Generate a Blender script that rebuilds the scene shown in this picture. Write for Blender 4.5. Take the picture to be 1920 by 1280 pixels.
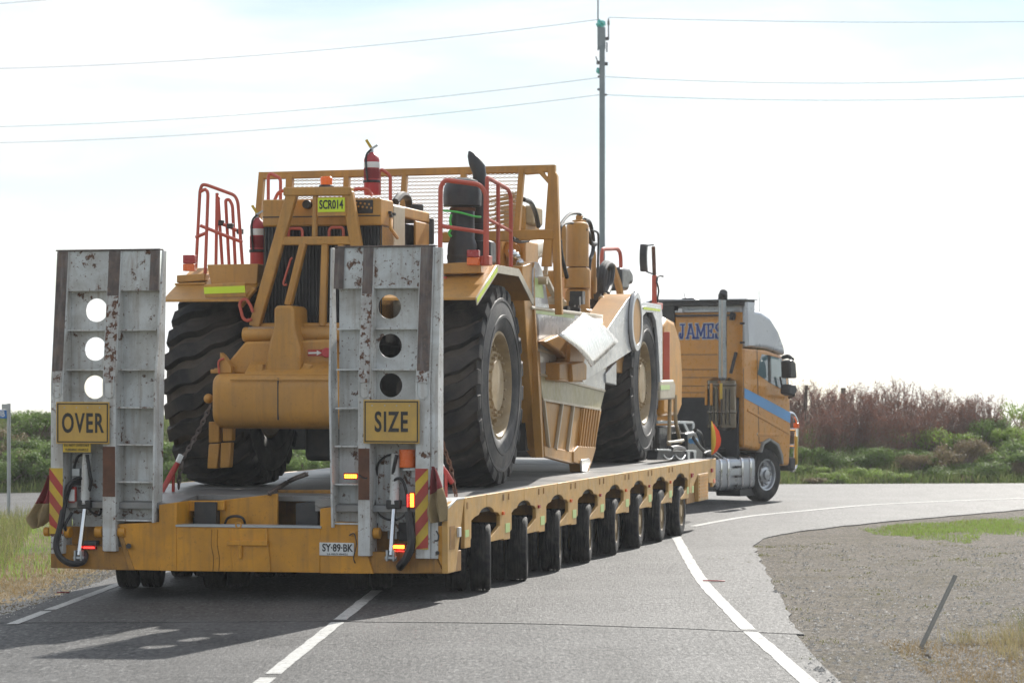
import bpy, bmesh, math, random
from math import sin, cos, pi, radians
from mathutils import Vector, Matrix, noise
random.seed(7)
for o in list(bpy.data.objects): bpy.data.objects.remove(o)
scene = bpy.context.scene
COL = scene.collection

# ------------------------------------------------------------------ camera, sky, sun, exposure
FPX, CXP, HYP, CAMH = 5000.0, 960.0, 707.0, 2.295        # focal length and horizon in photo pixels, eye height in metres
cam_d = bpy.data.cameras.new('camera'); cam = bpy.data.objects.new('camera', cam_d); COL.objects.link(cam)
cam.location = (0, 0, CAMH); cam.rotation_euler = (pi/2, 0, 0)
cam_d.sensor_width = 36; cam_d.lens = FPX/1920*36; cam_d.shift_y = (HYP-640)/1920
cam_d.clip_start = .1; cam_d.clip_end = 5000
cam_d.dof.use_dof = True; cam_d.dof.focus_distance = 29.5; cam_d.dof.aperture_fstop = 3.6
scene.camera = cam
SUN_EL, SUN_AZ = radians(32.5), radians(22)
world = bpy.data.worlds.new('World'); scene.world = world; world.use_nodes = True
def sky_nodes():
    nt = world.node_tree; N = nt.nodes; N.clear(); L = nt.links.new
    out = N.new('ShaderNodeOutputWorld'); bg = N.new('ShaderNodeBackground'); bg.inputs[1].default_value = .078
    sky = N.new('ShaderNodeTexSky'); sky.sky_type = 'NISHITA'; sky.sun_disc = False
    sky.sun_elevation = SUN_EL; sky.sun_rotation = SUN_AZ; sky.dust_density = .05; sky.ozone_density = 1.0; sky.air_density = 1.0
    tc = N.new('ShaderNodeTexCoord'); sep = N.new('ShaderNodeSeparateXYZ'); L(tc.outputs['Generated'], sep.inputs[0])
    zc = N.new('ShaderNodeMath'); zc.operation = 'MAXIMUM'; L(sep.outputs[2], zc.inputs[0]); zc.inputs[1].default_value = .012
    sv = N.new('ShaderNodeCombineXYZ'); L(sep.outputs[0], sv.inputs[0]); L(sep.outputs[1], sv.inputs[1]); L(zc.outputs[0], sv.inputs[2]); L(sv.outputs[0], sky.inputs[0])
    zz = N.new('ShaderNodeMath'); zz.operation = 'MAXIMUM'; L(sep.outputs[2], zz.inputs[0]); zz.inputs[1].default_value = 0
    za = N.new('ShaderNodeMath'); L(zz.outputs[0], za.inputs[0]); za.inputs[1].default_value = .13
    dx = N.new('ShaderNodeMath'); dx.operation = 'DIVIDE'; L(sep.outputs[0], dx.inputs[0]); L(za.outputs[0], dx.inputs[1])
    dy = N.new('ShaderNodeMath'); dy.operation = 'DIVIDE'; L(sep.outputs[1], dy.inputs[0]); L(za.outputs[0], dy.inputs[1])
    cb = N.new('ShaderNodeCombineXYZ'); L(dx.outputs[0], cb.inputs[0]); L(dy.outputs[0], cb.inputs[1]); cb.inputs[2].default_value = 3.7
    n = N.new('ShaderNodeTexNoise'); n.inputs['Scale'].default_value = .8; n.inputs['Detail'].default_value = 7
    n.inputs['Roughness'].default_value = .55; n.inputs['Distortion'].default_value = .5; L(cb.outputs[0], n.inputs['Vector'])
    r = N.new('ShaderNodeMapRange'); r.inputs[1].default_value = .40; r.inputs[2].default_value = .60; r.inputs[3].default_value = .22; r.clamp = True; L(n.outputs[0], r.inputs[0])
    mx = N.new('ShaderNodeMix'); mx.data_type = 'RGBA'; L(r.outputs[0], mx.inputs[0]); L(sky.outputs[0], mx.inputs[6])
    n2 = N.new('ShaderNodeTexNoise'); n2.inputs['Scale'].default_value = 1.7; n2.inputs['Detail'].default_value = 6; n2.inputs['Distortion'].default_value = .8; L(cb.outputs[0], n2.inputs['Vector'])
    r2 = N.new('ShaderNodeMapRange'); r2.inputs[1].default_value = .35; r2.inputs[2].default_value = .62; L(n2.outputs[0], r2.inputs[0])
    cc = N.new('ShaderNodeMix'); cc.data_type = 'RGBA'; L(r2.outputs[0], cc.inputs[0]); cc.inputs[6].default_value = (8.7, 9.1, 9.6, 1); cc.inputs[7].default_value = (11.2, 11.3, 11.4, 1)
    L(cc.outputs[2], mx.inputs[7])
    L(mx.outputs[2], bg.inputs[0]); L(bg.outputs[0], out.inputs[0])
sky_nodes()
sun_d = bpy.data.lights.new('sun', 'SUN'); sun = bpy.data.objects.new('sun', sun_d); COL.objects.link(sun)
sun_d.energy = 5.0; sun_d.angle = radians(.55); sun_d.color = (1, .955, .88)
sun.rotation_euler = (-(pi/2-SUN_EL), 0, -SUN_AZ)   # lamp shines along -Z: towards (-sin az, -cos az, -tan el)
sun.location = (20, 48, 25)
scene.view_settings.view_transform = 'Standard'; scene.view_settings.look = 'None'
scene.view_settings.exposure = .47; scene.view_settings.gamma = 1.0; scene.view_settings.use_curve_mapping = False

# ------------------------------------------------------------------ frames: surveyed positions turned into metres
class Frame:
    """a thing's own axes: x to its right, y ahead, z up; yaw clockwise from the camera's heading"""
    def __init__(s, ox, oy, yaw, oz=0):
        s.o = (ox, oy, oz); s.yaw = radians(yaw); s.d = (sin(s.yaw), cos(s.yaw)); s.r = (cos(s.yaw), -sin(s.yaw))
    def _p(s, px, py, t):
        X, Y, Z = (px-CXP)/FPX*t, t, CAMH-(py-HYP)/FPX*t
        dx, dy = X-s.o[0], Y-s.o[1]
        return Vector((dx*s.r[0]+dy*s.r[1], dx*s.d[0]+dy*s.d[1], Z-s.o[2]))
    def onY(s, px, py, ly):
        a = (px-CXP)/FPX
        return s._p(px, py, (ly+s.o[0]*s.d[0]+s.o[1]*s.d[1])/(a*s.d[0]+s.d[1]))
    def onX(s, px, py, lx):
        a = (px-CXP)/FPX
        return s._p(px, py, (lx+s.o[0]*s.r[0]+s.o[1]*s.r[1])/(a*s.r[0]+s.r[1]))
    def onZ(s, px, py, lz):
        return s._p(px, py, (CAMH-lz-s.o[2])*FPX/(py-HYP))
    def yz(s, pts, lx): return [(q.y, q.z) for q in (s.onX(x, y, lx) for x, y in pts)]
    def xz(s, pts, ly): return [(q.x, q.z) for q in (s.onY(x, y, ly) for x, y in pts)]
    def world(s, v):
        return Vector((s.o[0]+v[0]*s.r[0]+v[1]*s.d[0], s.o[1]+v[0]*s.r[1]+v[1]*s.d[1], s.o[2]+v[2]))

# ------------------------------------------------------------------ materials
MATS = {}
def _new(name):
    m = bpy.data.materials.new(name); m.use_nodes = True; MATS[name] = m
    nt = m.node_tree; b = nt.nodes['Principled BSDF']
    return m, nt, b, nt.nodes.new, nt.links.new
def _noise(N, L, vec, scale, detail=4, rough=.55, dist=0):
    n = N('ShaderNodeTexNoise'); n.inputs['Scale'].default_value = scale; n.inputs['Detail'].default_value = detail
    n.inputs['Roughness'].default_value = rough; n.inputs['Distortion'].default_value = dist
    if vec is not None: L(vec, n.inputs['Vector'])
    return n.outputs[0]
def _range(N, L, v, a, b, c=0, d=1):
    r = N('ShaderNodeMapRange'); r.clamp = True; L(v, r.inputs[0])
    for i, q in enumerate((a, b, c, d)): r.inputs[1+i].default_value = q
    return r.outputs[0]
def _mix(N, L, f, a, b, mode='MIX'):
    m = N('ShaderNodeMix'); m.data_type = 'RGBA'; m.blend_type = mode
    if isinstance(f, float) or isinstance(f, int): m.inputs[0].default_value = f
    else: L(f, m.inputs[0])
    for i, q in ((6, a), (7, b)):
        if isinstance(q, tuple): m.inputs[i].default_value = (*q, 1)
        else: L(q, m.inputs[i])
    return m.outputs[2]
def _scaled(N, L, src, s):
    m = N('ShaderNodeMapping'); m.inputs['Scale'].default_value = s; L(src, m.inputs[0]); return m.outputs[0]
def mat(name, col, rough=.5, metal=0, var=.18, vscale=2.5, dirt=None, damt=.4, dscale=4, streak=None, samt=.35,
        rust=None, rthr=.62, rscale=9, rfine=.25, bump=0, bscale=60, spec=.5, coat=0, emit=None, estr=1):
    m, nt, b, N, L = _new(name)
    tc = N('ShaderNodeTexCoord').outputs['Object']
    dark = tuple(c*(1-var) for c in col); lite = tuple(min(1, c*(1+var*.6)) for c in col)
    c = _mix(N, L, _range(N, L, _noise(N, L, tc, vscale, 5), .3, .7), dark, lite)
    c = _mix(N, L, _range(N, L, _noise(N, L, tc, vscale*14, 3), .42, .75, 0, .5*var), c, tuple(q*.5 for q in col))
    if streak:
        s = _range(N, L, _noise(N, L, _scaled(N, L, tc, (11, 11, .7)), 1.6, 5, .6), .5, .78, 0, samt)
        c = _mix(N, L, s, c, streak)
    if dirt:
        c = _mix(N, L, _range(N, L, _noise(N, L, tc, dscale, 7, .65, .4), .42, .75, 0, damt), c, dirt)
    rr = rough
    if rust:
        f1 = _range(N, L, _noise(N, L, tc, rscale, 8, .7, .2), rthr, rthr+.04)
        f2 = _range(N, L, _noise(N, L, tc, rscale*5, 4, .6), .625, .665, 0, rfine)
        mxm = N('ShaderNodeMath'); mxm.operation = 'MAXIMUM'; L(f1, mxm.inputs[0]); L(f2, mxm.inputs[1])
        rc = _mix(N, L, _range(N, L, _noise(N, L, tc, 40, 4), .35, .65), tuple(q*.45 for q in rust), rust)
        c = _mix(N, L, mxm.outputs[0], c, rc)
        L(_range(N, L, mxm.outputs[0], 0, 1, rough, .85), b.inputs['Roughness'])
    else:
        L(_range(N, L, _noise(N, L, tc, vscale*5, 4), .3, .7, max(.02, rough-.08), min(1, rough+.12)), b.inputs['Roughness'])
    L(c, b.inputs['Base Color'])
    b.inputs['Metallic'].default_value = metal; b.inputs['Specular IOR Level'].default_value = spec
    if coat: b.inputs['Coat Weight'].default_value = coat; b.inputs['Coat Roughness'].default_value = .12
    if bump:
        bp = N('ShaderNodeBump'); bp.inputs['Strength'].default_value = bump; bp.inputs['Distance'].default_value = .01
        L(_noise(N, L, tc, bscale, 5), bp.inputs['Height']); L(bp.outputs[0], b.inputs['Normal'])
    if emit:
        b.inputs['Emission Color'].default_value = (*emit, 1); b.inputs['Emission Strength'].default_value = estr
    return m
DUST = (.30, .24, .16)
mat('cat_yellow', (.48, .235, .042), .46, dirt=(.33, .20, .085), damt=.4, dscale=2.2, streak=(.17, .10, .045), samt=.42, bump=.06, rust=(.16, .08, .035), rthr=.72, rscale=7)
mat('trailer_yellow', (.60, .27, .015), .42, dirt=(.20, .12, .05), damt=.32, streak=(.13, .075, .03), samt=.42, bump=.05, rust=(.14, .055, .025), rthr=.70, rscale=5)
mat('trailer_shade_grime', (.40, .19, .025), .55, dirt=(.09, .055, .03), damt=.8, dscale=3, streak=(.05, .035, .02), samt=.7, bump=.08, rust=(.10, .04, .02), rthr=.66, rscale=5)  # darker trailer yellow: shade of recessed parts in the colour, plus grime
mat('fascia_yellow', (.58, .33, .085), .45, dirt=(.33, .24, .14), damt=.5, streak=(.30, .20, .10), samt=.4, bump=.04)
mat('ramp_white', (.62, .64, .635), .55, var=.14, dirt=(.28, .255, .215), damt=.85, dscale=2.3, streak=(.25, .18, .12), samt=.75, rust=(.15, .07, .04), rthr=.60, rscale=5, rfine=.8, bump=.06)
mat('ramp_rusty', (.52, .55, .55), .6, var=.15, dirt=(.25, .22, .19), damt=.7, dscale=4, streak=(.2, .11, .06), samt=.6, rust=(.15, .075, .045), rthr=.565, rscale=6, rfine=.85, bump=.08)
mat('worn_steel', (.10, .08, .075), .6, metal=.2, var=.35, vscale=6, dirt=(.19, .13, .10), damt=.8, dscale=9, streak=(.34, .32, .30), samt=.6, bump=.1, rust=(.20, .15, .12), rthr=.60, rscale=14)
mat('rust_steel', (.15, .065, .035), .8, var=.4, vscale=6, dirt=(.07, .035, .025), damt=.7, bump=.12)
mat('dark_steel', (.028, .030, .034), .55, var=.3, dirt=(.10, .085, .065), damt=.45, bump=.05)
mat('black_paint', (.014, .015, .018), .38, var=.3, dirt=(.10, .09, .075), damt=.3)
mat('rubber', (.015, .016, .018), .75, var=.3, dirt=(.10, .088, .075), damt=.65, dscale=5, bump=.06, spec=.3)
mat('scraper_rubber', (.015, .016, .019), .72, var=.3, dirt=(.115, .095, .08), damt=.7, dscale=2.2, bump=.1, bscale=30, spec=.35)
mat('tyre_side', (.06, .06, .063), .66, var=.3, dirt=(.17, .155, .14), damt=.7, dscale=2.5, bump=.05, spec=.4)
mat('hose_rubber', (.012, .012, .014), .5, var=.2, dirt=(.06, .055, .05), damt=.3)
mat('deck_steel', (.22, .225, .23), .42, metal=.35, var=.3, dirt=(.26, .22, .18), damt=.6, dscale=3, rust=(.16, .09, .06), rthr=.66, bump=.08)
mat('chrome', (.62, .63, .65), .12, metal=1, var=.05)
mat('stack_chrome', (.26, .28, .30), .2, metal=1, var=.04, vscale=1)
mat('dark_chrome', (.13, .11, .09), .16, metal=1, var=.04, vscale=1)  # darkened base stands for the orange cab that the chrome reflects
mat('galv_steel', (.42, .45, .47), .42, metal=.6, var=.15, dirt=(.3, .29, .27), damt=.3)
mat('alloy', (.42, .44, .47), .3, metal=.85, var=.06, vscale=1, dirt=(.26, .25, .23), damt=.25)
mat('red_rail', (.50, .085, .05), .42, var=.15, dirt=(.30, .14, .09), damt=.35)
mat('red_gloss', (.42, .035, .045), .38, var=.15, dirt=(.3, .12, .10), damt=.3)
mat('white_paint', (.46, .48, .51), .3, var=.05, vscale=1.2, dirt=(.40, .37, .32), damt=.3, dscale=1.5, streak=(.38, .33, .26), samt=.22, coat=.2)
mat('olive_panel', (.36, .315, .16), .4, var=.15, dirt=(.46, .44, .38), damt=.6, dscale=1.8, streak=(.3, .24, .12), samt=.4)
mat('speckled_rail', (.50, .51, .50), .65, var=.15, dirt=(.22, .16, .13), damt=.75, dscale=7, streak=(.17, .09, .06), samt=.6, rust=(.16, .075, .045), rthr=.50, rscale=16, bump=.08)
mat('picket_grey', (.30, .30, .285), .55, metal=.3, var=.2)
mat('pale_paint', (.47, .41, .31), .35, var=.12, dirt=(.42, .34, .22), damt=.6, streak=(.35, .26, .15), samt=.4)
mat('bright_plate', (.72, .70, .66), .25, metal=.15, var=.06, vscale=1, dirt=(.5, .45, .38), damt=.25, dscale=1.2, coat=.3)
mat('sign_yellow', (.58, .36, .075), .5, var=.08, dirt=(.33, .23, .1), damt=.5, streak=(.25, .17, .07), samt=.25)
mat('sign_black', (.02, .02, .02), .5, var=.2)
mat('lime_tape', (.58, .72, .02), .4, var=.05)
mat('pale_lime', (.50, .66, .26), .4, var=.08)
mat('lime_strap', (.08, .55, .10), .5, var=.1)
mat('plate_white', (.70, .72, .72), .4, var=.08, dirt=(.4, .36, .3), damt=.4)
mat('hazard_red', (.42, .035, .028), .45, var=.15, dirt=(.2, .1, .07), damt=.5)
mat('hazard_yellow', (.62, .42, .03), .45, var=.12, dirt=(.3, .2, .08), damt=.5)
mat('faded_red_cloth', (.22, .03, .035), .9, var=.25)
mat('faded_yellow_cloth', (.32, .24, .12), .9, var=.3, dirt=(.12, .09, .07), damt=.5)
mat('radiator_black', (.010, .011, .014), .6, var=.3)
mat('lens_orange', (.75, .14, .02), .25, var=.05)
mat('lens_red', (.35, .02, .02), .25, var=.05)
mat('led_amber', (.9, .4, .05), .4, var=0, emit=(1, .30, .02), estr=7)
mat('led_red', (.6, .02, .02), .4, var=0, emit=(1, .04, .03), estr=2.2)
mat('beacon_orange', (.95, .17, .01), .25, var=.03)
mat('truck_orange', (.60, .255, .028), .3, var=.08, dirt=(.33, .2, .09), damt=.4, streak=(.3, .17, .07), samt=.3, coat=.3)
mat('truck_silver', (.46, .49, .53), .3, metal=.25, var=.02, vscale=.6, coat=.3)
mat('truck_blue', (.12, .34, .66), .35, var=.06)
mat('letter_blue', (.03, .06, .26), .4, var=.05)
mat('flag_orange', (.95, .10, .03), .8, var=.06)
mat('flag_yellow', (.75, .50, .05), .8, var=.08)
mat('pole_grey', (.17, .21, .235), .7, var=.15, streak=(.25, .27, .28), samt=.3)
mat('insulator_teal', (.08, .50, .45), .15, var=.05)
mat('timber_grey', (.12, .09, .07), .85, var=.3, vscale=8)
mat('sign_blue', (.03, .17, .50), .4, var=.05)
mat('dusty_groove', (.075, .062, .052), .85, var=.35, vscale=4, dirt=(.14, .115, .095), damt=.6, dscale=3, bump=.1)
mat('hub_dust', (.36, .26, .135), .6, var=.25, vscale=6, dirt=(.44, .36, .26), damt=.6, bump=.1)
def glass_mat(name, tint, rough=.04):
    m, nt, b, N, L = _new(name)
    b.inputs['Base Color'].default_value = (*tint, 1); b.inputs['Roughness'].default_value = rough
    b.inputs['Specular IOR Level'].default_value = .8; b.inputs['Coat Weight'].default_value = .6
glass_mat('window_glass', (.10, .17, .19)); glass_mat('reflection_glass', (.24, .36, .36))

# ------------------------------------------------------------------ mesh builder
class MB:
    def __init__(s): s.v = []; s.f = []; s.mi = []; s.cur = 0
    def _add(s, vs, fs):
        n = len(s.v); s.v += [tuple(v) for v in vs]
        for f in fs: s.f.append([n+i for i in f]); s.mi.append(s.cur)
        return s
    def box(s, x0, x1, y0, y1, z0, z1):
        return s._add([(x, y, z) for x in (x0, x1) for y in (y0, y1) for z in (z0, z1)],
                      [(0, 1, 3, 2), (4, 6, 7, 5), (0, 4, 5, 1), (2, 3, 7, 6), (0, 2, 6, 4), (1, 5, 7, 3)])
    def prism(s, pts, axis, a, b):
        def P(p, t): return {'x': (t, p[0], p[1]), 'y': (p[0], t, p[1]), 'z': (p[0], p[1], t)}[axis]
        n = len(pts)
        return s._add([P(p, a) for p in pts]+[P(p, b) for p in pts],
                      [list(range(n))[::-1], list(range(n, 2*n))]+[(i, (i+1) % n, n+(i+1) % n, n+i) for i in range(n)])
    def plate(s, pts, off):
        n = len(pts); off = Vector(off); pts = [Vector(p) for p in pts]
        return s._add(pts+[p+off for p in pts], [list(range(n))[::-1], list(range(n, 2*n))]+[(i, (i+1) % n, n+(i+1) % n, n+i) for i in range(n)])
    def bar(s, p, q, w, h=None, up=(0, 0, 1)):
        p, q = Vector(p), Vector(q); h = h or w; d = (q-p).normalized(); up = Vector(up)
        if abs(d.dot(up)) > .97: up = Vector((0, 1, 0)) if abs(d.y) < .9 else Vector((1, 0, 0))
        a = d.cross(up).normalized(); b = a.cross(d).normalized()
        vs = [c+a*i*w/2+b*j*h/2 for c in (p, q) for i, j in ((-1, -1), (1, -1), (1, 1), (-1, 1))]
        return s._add(vs, [(3, 2, 1, 0), (4, 5, 6, 7), (0, 1, 5, 4), (1, 2, 6, 5), (2, 3, 7, 6), (3, 0, 4, 7)])
    def tube(s, pts, r, n=8, closed=False, caps=True):
        pts = [Vector(p) for p in pts]; m = len(pts); rr = r if isinstance(r, (list, tuple)) else [r]*m
        rings = []; a = None
        for i, p in enumerate(pts):
            t = (pts[(i+1) % m]-pts[i-1]) if closed else (pts[min(i+1, m-1)]-pts[max(i-1, 0)])
            t.normalize()
            if a is None:
                a = t.orthogonal().normalized()
            a = (a-t*a.dot(t)).normalized(); b = t.cross(a)
            rings.append([p+(a*cos(k*2*pi/n)+b*sin(k*2*pi/n))*rr[i] for k in range(n)])
        vs = [v for R in rings for v in R]; fs = []
        for i in range(m if closed else m-1):
            j = (i+1) % m
            fs += [(i*n+k, i*n+(k+1) % n, j*n+(k+1) % n, j*n+k) for k in range(n)]
        if caps and not closed: fs += [list(range(n))[::-1], list(range((m-1)*n, m*n))]
        return s._add(vs, fs)
    def cyl(s, p, q, r, n=16, r2=None): return s.tube([p, q], [r, r if r2 is None else r2], n)
    def lathe(s, prof, c, axis='z', n=24, caps=True):
        """prof: (radius, position along axis)"""
        c = Vector(c); vs = []
        for r, t in prof:
            for k in range(n):
                a = 2*pi*k/n; u, v = r*cos(a), r*sin(a)
                vs.append(c+Vector({'x': (t, u, v), 'y': (u, t, v), 'z': (u, v, t)}[axis]))
        m = len(prof)
        fs = [(i*n+k, i*n+(k+1) % n, (i+1)*n+(k+1) % n, (i+1)*n+k) for i in range(m-1) for k in range(n)]
        if caps: fs += [list(range(n)), list(range((m-1)*n, m*n))]
        return s._add(vs, fs)
    def ball(s, c, r, n=10, m=6, sq=(1, 1, 1)):
        c = Vector(c); vs = [c+Vector((0, 0, r*sq[2]))]
        for i in range(1, m):
            for k in range(n):
                a, b = pi*i/m, 2*pi*k/n
                vs.append(c+Vector((r*sin(a)*cos(b)*sq[0], r*sin(a)*sin(b)*sq[1], r*cos(a)*sq[2])))
        vs.append(c-Vector((0, 0, r*sq[2]))); e = len(vs)-1
        fs = [(0, 1+k, 1+(k+1) % n) for k in range(n)]
        for i in range(m-2): fs += [(1+i*n+k, 1+(i+1)*n+k, 1+(i+1)*n+(k+1) % n, 1+i*n+(k+1) % n) for k in range(n)]
        fs += [(e, 1+(m-2)*n+(k+1) % n, 1+(m-2)*n+k) for k in range(n)]
        return s._add(vs, fs)
    def mesh(s, name, mats, smooth=35):
        me = bpy.data.meshes.new(name); me.from_pydata(s.v, [], s.f)
        for m in (mats if isinstance(mats, (list, tuple)) else [mats]): me.materials.append(MATS[m])
        if any(s.mi): me.polygons.foreach_set('material_index', s.mi)
        bm = bmesh.new(); bm.from_mesh(me); bmesh.ops.recalc_face_normals(bm, faces=bm.faces); bm.to_mesh(me); bm.free()
        if smooth: me.shade_smooth(); me.set_sharp_from_angle(angle=radians(smooth))
        return me
    def build(s, name, mats, parent=None, bevel=0, smooth=35, label=None):
        o = bpy.data.objects.new(name, s.mesh(name, mats, smooth)); COL.objects.link(o); o.parent = parent
        if bevel:
            b = o.modifiers.new('bevel', 'BEVEL'); b.width = bevel; b.segments = 2; b.limit_method = 'ANGLE'; b.angle_limit = radians(40); b.harden_normals = False
        if label: o['label'] = label
        return o
    def build_each(s, name, mats, parent=None, bevel=0, smooth=35, label=None):
        """one object per loose piece"""
        par = list(range(len(s.v)))
        def find(i):
            while par[i] != i: par[i] = par[par[i]]; i = par[i]
            return i
        for f in s.f:
            for q in f[1:]: par[find(q)] = find(f[0])
        groups = {}
        for k, f in enumerate(s.f): groups.setdefault(find(f[0]), []).append(k)
        out = []
        for ks in groups.values():
            m = MB(); idx = {}
            for k in ks:
                for i in s.f[k]:
                    if i not in idx: idx[i] = len(m.v); m.v.append(s.v[i])
                m.f.append([idx[i] for i in s.f[k]]); m.mi.append(s.mi[k])
            out.append(m.build(name, mats, parent, bevel, smooth, label))
        return out
    def stuff(s, name, mats, parent=None, bevel=0, smooth=35):
        o = s.build(name, mats, parent, bevel, smooth); o['kind'] = 'stuff'; return o
def round_path(pts, rad, seg=4, closed=False):
    pts = [Vector(p) for p in pts]; out = []; m = len(pts)
    for i, p in enumerate(pts):
        if not closed and i in (0, m-1): out.append(p); continue
        a, b = pts[i-1]-p, pts[(i+1) % m]-p; r = min(rad, a.length*.48, b.length*.48)
        A, B = p+a.normalized()*r, p+b.normalized()*r
        for k in range(seg+1):
            t = k/seg; out.append(A*(1-t)**2+p*2*t*(1-t)+B*t*t)
    return out
def smooth_path(pts, seg=6):
    pts = [Vector(p) for p in pts]; out = []
    for i in range(len(pts)-1):
        p0, p1, p2, p3 = pts[max(i-1, 0)], pts[i], pts[i+1], pts[min(i+2, len(pts)-1)]
        for k in range(seg):
            t = k/seg; out.append(.5*((2*p1)+(p2-p0)*t+(2*p0-5*p1+4*p2-p3)*t*t+(3*p1-p0-3*p2+p3)*t**3))
    return out+[pts[-1]]
def thing(name, label, cat, frame=None, at=(0, 0, 0), group=None, yaw=None):
    o = bpy.data.objects.new(name, None); COL.objects.link(o); o.empty_display_size = .3
    if frame: o.location = frame.world(at); o.rotation_euler = (0, 0, -frame.yaw)
    else: o.location = at
    tag(o, label, cat, group); return o
def tag(o, label, cat=None, group=None, kind=None):
    if label: o['label'] = label
    if cat: o['category'] = cat
    if group: o['group'] = group
    if kind: o['kind'] = kind
    return o
def copy_tree(o, parent=None):
    c = o.copy(); COL.objects.link(c); c.parent = parent
    for ch in [q for q in bpy.data.objects if q.parent == o]: copy_tree(ch, c)
    return c
def text(name, s, size, m, parent, loc, sx=1, offset=0, spacing=1, depth=.002, rot=(pi/2, 0, 0), align='CENTER'):
    cu = bpy.data.curves.new(name, 'FONT'); cu.body = s; cu.size = size; cu.align_x = align; cu.align_y = 'CENTER'
    cu.extrude = depth; cu.offset = offset; cu.space_character = spacing; cu.resolution_u = 4
    t = bpy.data.objects.new(name, cu); COL.objects.link(t)
    me = bpy.data.meshes.new_from_object(t); bpy.data.objects.remove(t)
    me.transform(Matrix.Diagonal((sx, 1, 1, 1))); me.materials.clear(); me.materials.append(MATS[m])
    o = bpy.data.objects.new(name, me); COL.objects.link(o); o.parent = parent; o.location = loc; o.rotation_euler = rot
    return o

# ------------------------------------------------------------------ ground, roads, verges
def gz(x, y):
    """road surface: flat right of the centreline, falling gently to the left shoulder"""
    s = x-(-1.5+.05*(y-27.6)); return .015*max(-12, min(0, s))
def G(px, py, z=0):
    t = (CAMH-z)*FPX/(py-HYP); return ((px-CXP)/FPX*t, t)
def smoothstep(a, b, v):
    t = max(0, min(1, (v-a)/(b-a))); return t*t*(3-2*t)
def far_edge(x): return 56.5+.10*x if x > 0 else 56.5+.02*x        # far edge of the cross road
def terrain(x, y):
    z = gz(x, y)-.03
    b = y-far_edge(x)
    if b > 0:
        top = .95+.30*noise.noise((x*.13, 3.1, 0))+.12*noise.noise((x*.6, y*.6, 2))
        if x < -5: top += .35*smoothstep(-5, -9, x)
        z += top*smoothstep(.6, 6.5, b)
        z -= max(0, b-16)*.034
    return z
def asphalt(name, base, lite, gran, rough):
    m, nt, b, N, L = _new(name)
    tc = N('ShaderNodeTexCoord').outputs['Object']; g = _scaled(N, L, tc, (1, .36, 1))
    c = _mix(N, L, _range(N, L, _noise(N, L, g, gran, 3, .7), .38, .62), base, lite)
    c = _mix(N, L, _range(N, L, _noise(N, L, g, gran*.7, 2, .5), .60, .66, 0, .9), c, tuple(q*1.7 for q in lite))       # pale chips
    c = _mix(N, L, _range(N, L, _noise(N, L, g, gran*.6, 2, .5), .58, .66, 0, .8), c, tuple(q*.35 for q in base))       # bitumen pits
    c = _mix(N, L, _range(N, L, _noise(N, L, _scaled(N, L, tc, (1.1, .10, 1)), 1.5, 5, .6), .40, .68, 0, .55), c, tuple(q*.55 for q in base))   # wheel tracks
    c = _mix(N, L, _range(N, L, _noise(N, L, tc, .55, 6, .65), .46, .70, 0, .55), c, tuple(q*1.35 for q in lite))       # worn pale patches
    c = _mix(N, L, _range(N, L, _noise(N, L, tc, 1.7, 6, .7), .62, .72, 0, .55), c, tuple(q*.5 for q in base))          # stains
    L(c, b.inputs['Base Color']); b.inputs['Specular IOR Level'].default_value = .32
    L(_range(N, L, _noise(N, L, g, gran*.8, 3), .3, .7, rough-.1, rough+.1), b.inputs['Roughness'])
    bp = N('ShaderNodeBump'); bp.inputs['Strength'].default_value = .8; bp.inputs['Distance'].default_value = .012
    L(_noise(N, L, g, gran, 4, .7), bp.inputs['Height']); L(bp.outputs[0], b.inputs['Normal'])
asphalt('asphalt_new', (.050, .050, .051), (.092, .091, .089), 34, .68)
asphalt('asphalt_old', (.030, .032, .034), (.092, .091, .090), 28, .70)
def soil(name, a, bcol, ccol, sc, gravel=False):
    m, nt, b, N, L = _new(name)
    tc = N('ShaderNodeTexCoord').outputs['Object']
    c = _mix(N, L, _range(N, L, _noise(N, L, tc, sc, 4, .65), .35, .65), a, bcol)
    c = _mix(N, L, _range(N, L, _noise(N, L, tc, .45, 5, .6), .42, .62), c, ccol)
    if gravel:
        c = _mix(N, L, _range(N, L, _noise(N, L, tc, sc, 4, .65), .35, .65), a, bcol)
        c = _mix(N, L, _range(N, L, _noise(N, L, _scaled(N, L, tc, (.22, 1.5, 1)), 1.1, 5, .6), .45, .65, 0, .6), c, ccol)
        c = _mix(N, L, _range(N, L, _noise(N, L, tc, 75, 2, .6), .63, .70, 0, .8), c, (.50, .48, .45))
        c = _mix(N, L, _range(N, L, _noise(N, L, tc, .9, 5, .65), .48, .66, 0, .65), c, (.115, .10, .06))
    c = _mix(N, L, _range(N, L, _noise(N, L, tc, 48 if gravel else 26, 4, .7), .54, .62, 0, .75), c, tuple(q*.4 for q in a))
    if gravel:
        c = _mix(N, L, _range(N, L, _noise(N, L, _scaled(N, L, tc, (1, .4, 1)), 16, 3, .7), .52, .60, 0, .8), c, (.075, .072, .07))
        c = _mix(N, L, _range(N, L, _noise(N, L, _scaled(N, L, tc, (1, .4, 1)), 21, 3, .7), .60, .66, 0, .8), c, (.42, .40, .37))
    L(c, b.inputs['Base Color']); b.inputs['Roughness'].default_value = .95; b.inputs['Specular IOR Level'].default_value = .2
    bp = N('ShaderNodeBump'); bp.inputs['Strength'].default_value = .8; bp.inputs['Distance'].default_value = .10 if gravel else .03
    L(_noise(N, L, _scaled(N, L, tc, (.35, 1.2, 1)) if gravel else tc, 3.5 if gravel else 18, 9 if gravel else 6, .75), bp.inputs['Height']); L(bp.outputs[0], b.inputs['Normal'])
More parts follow.
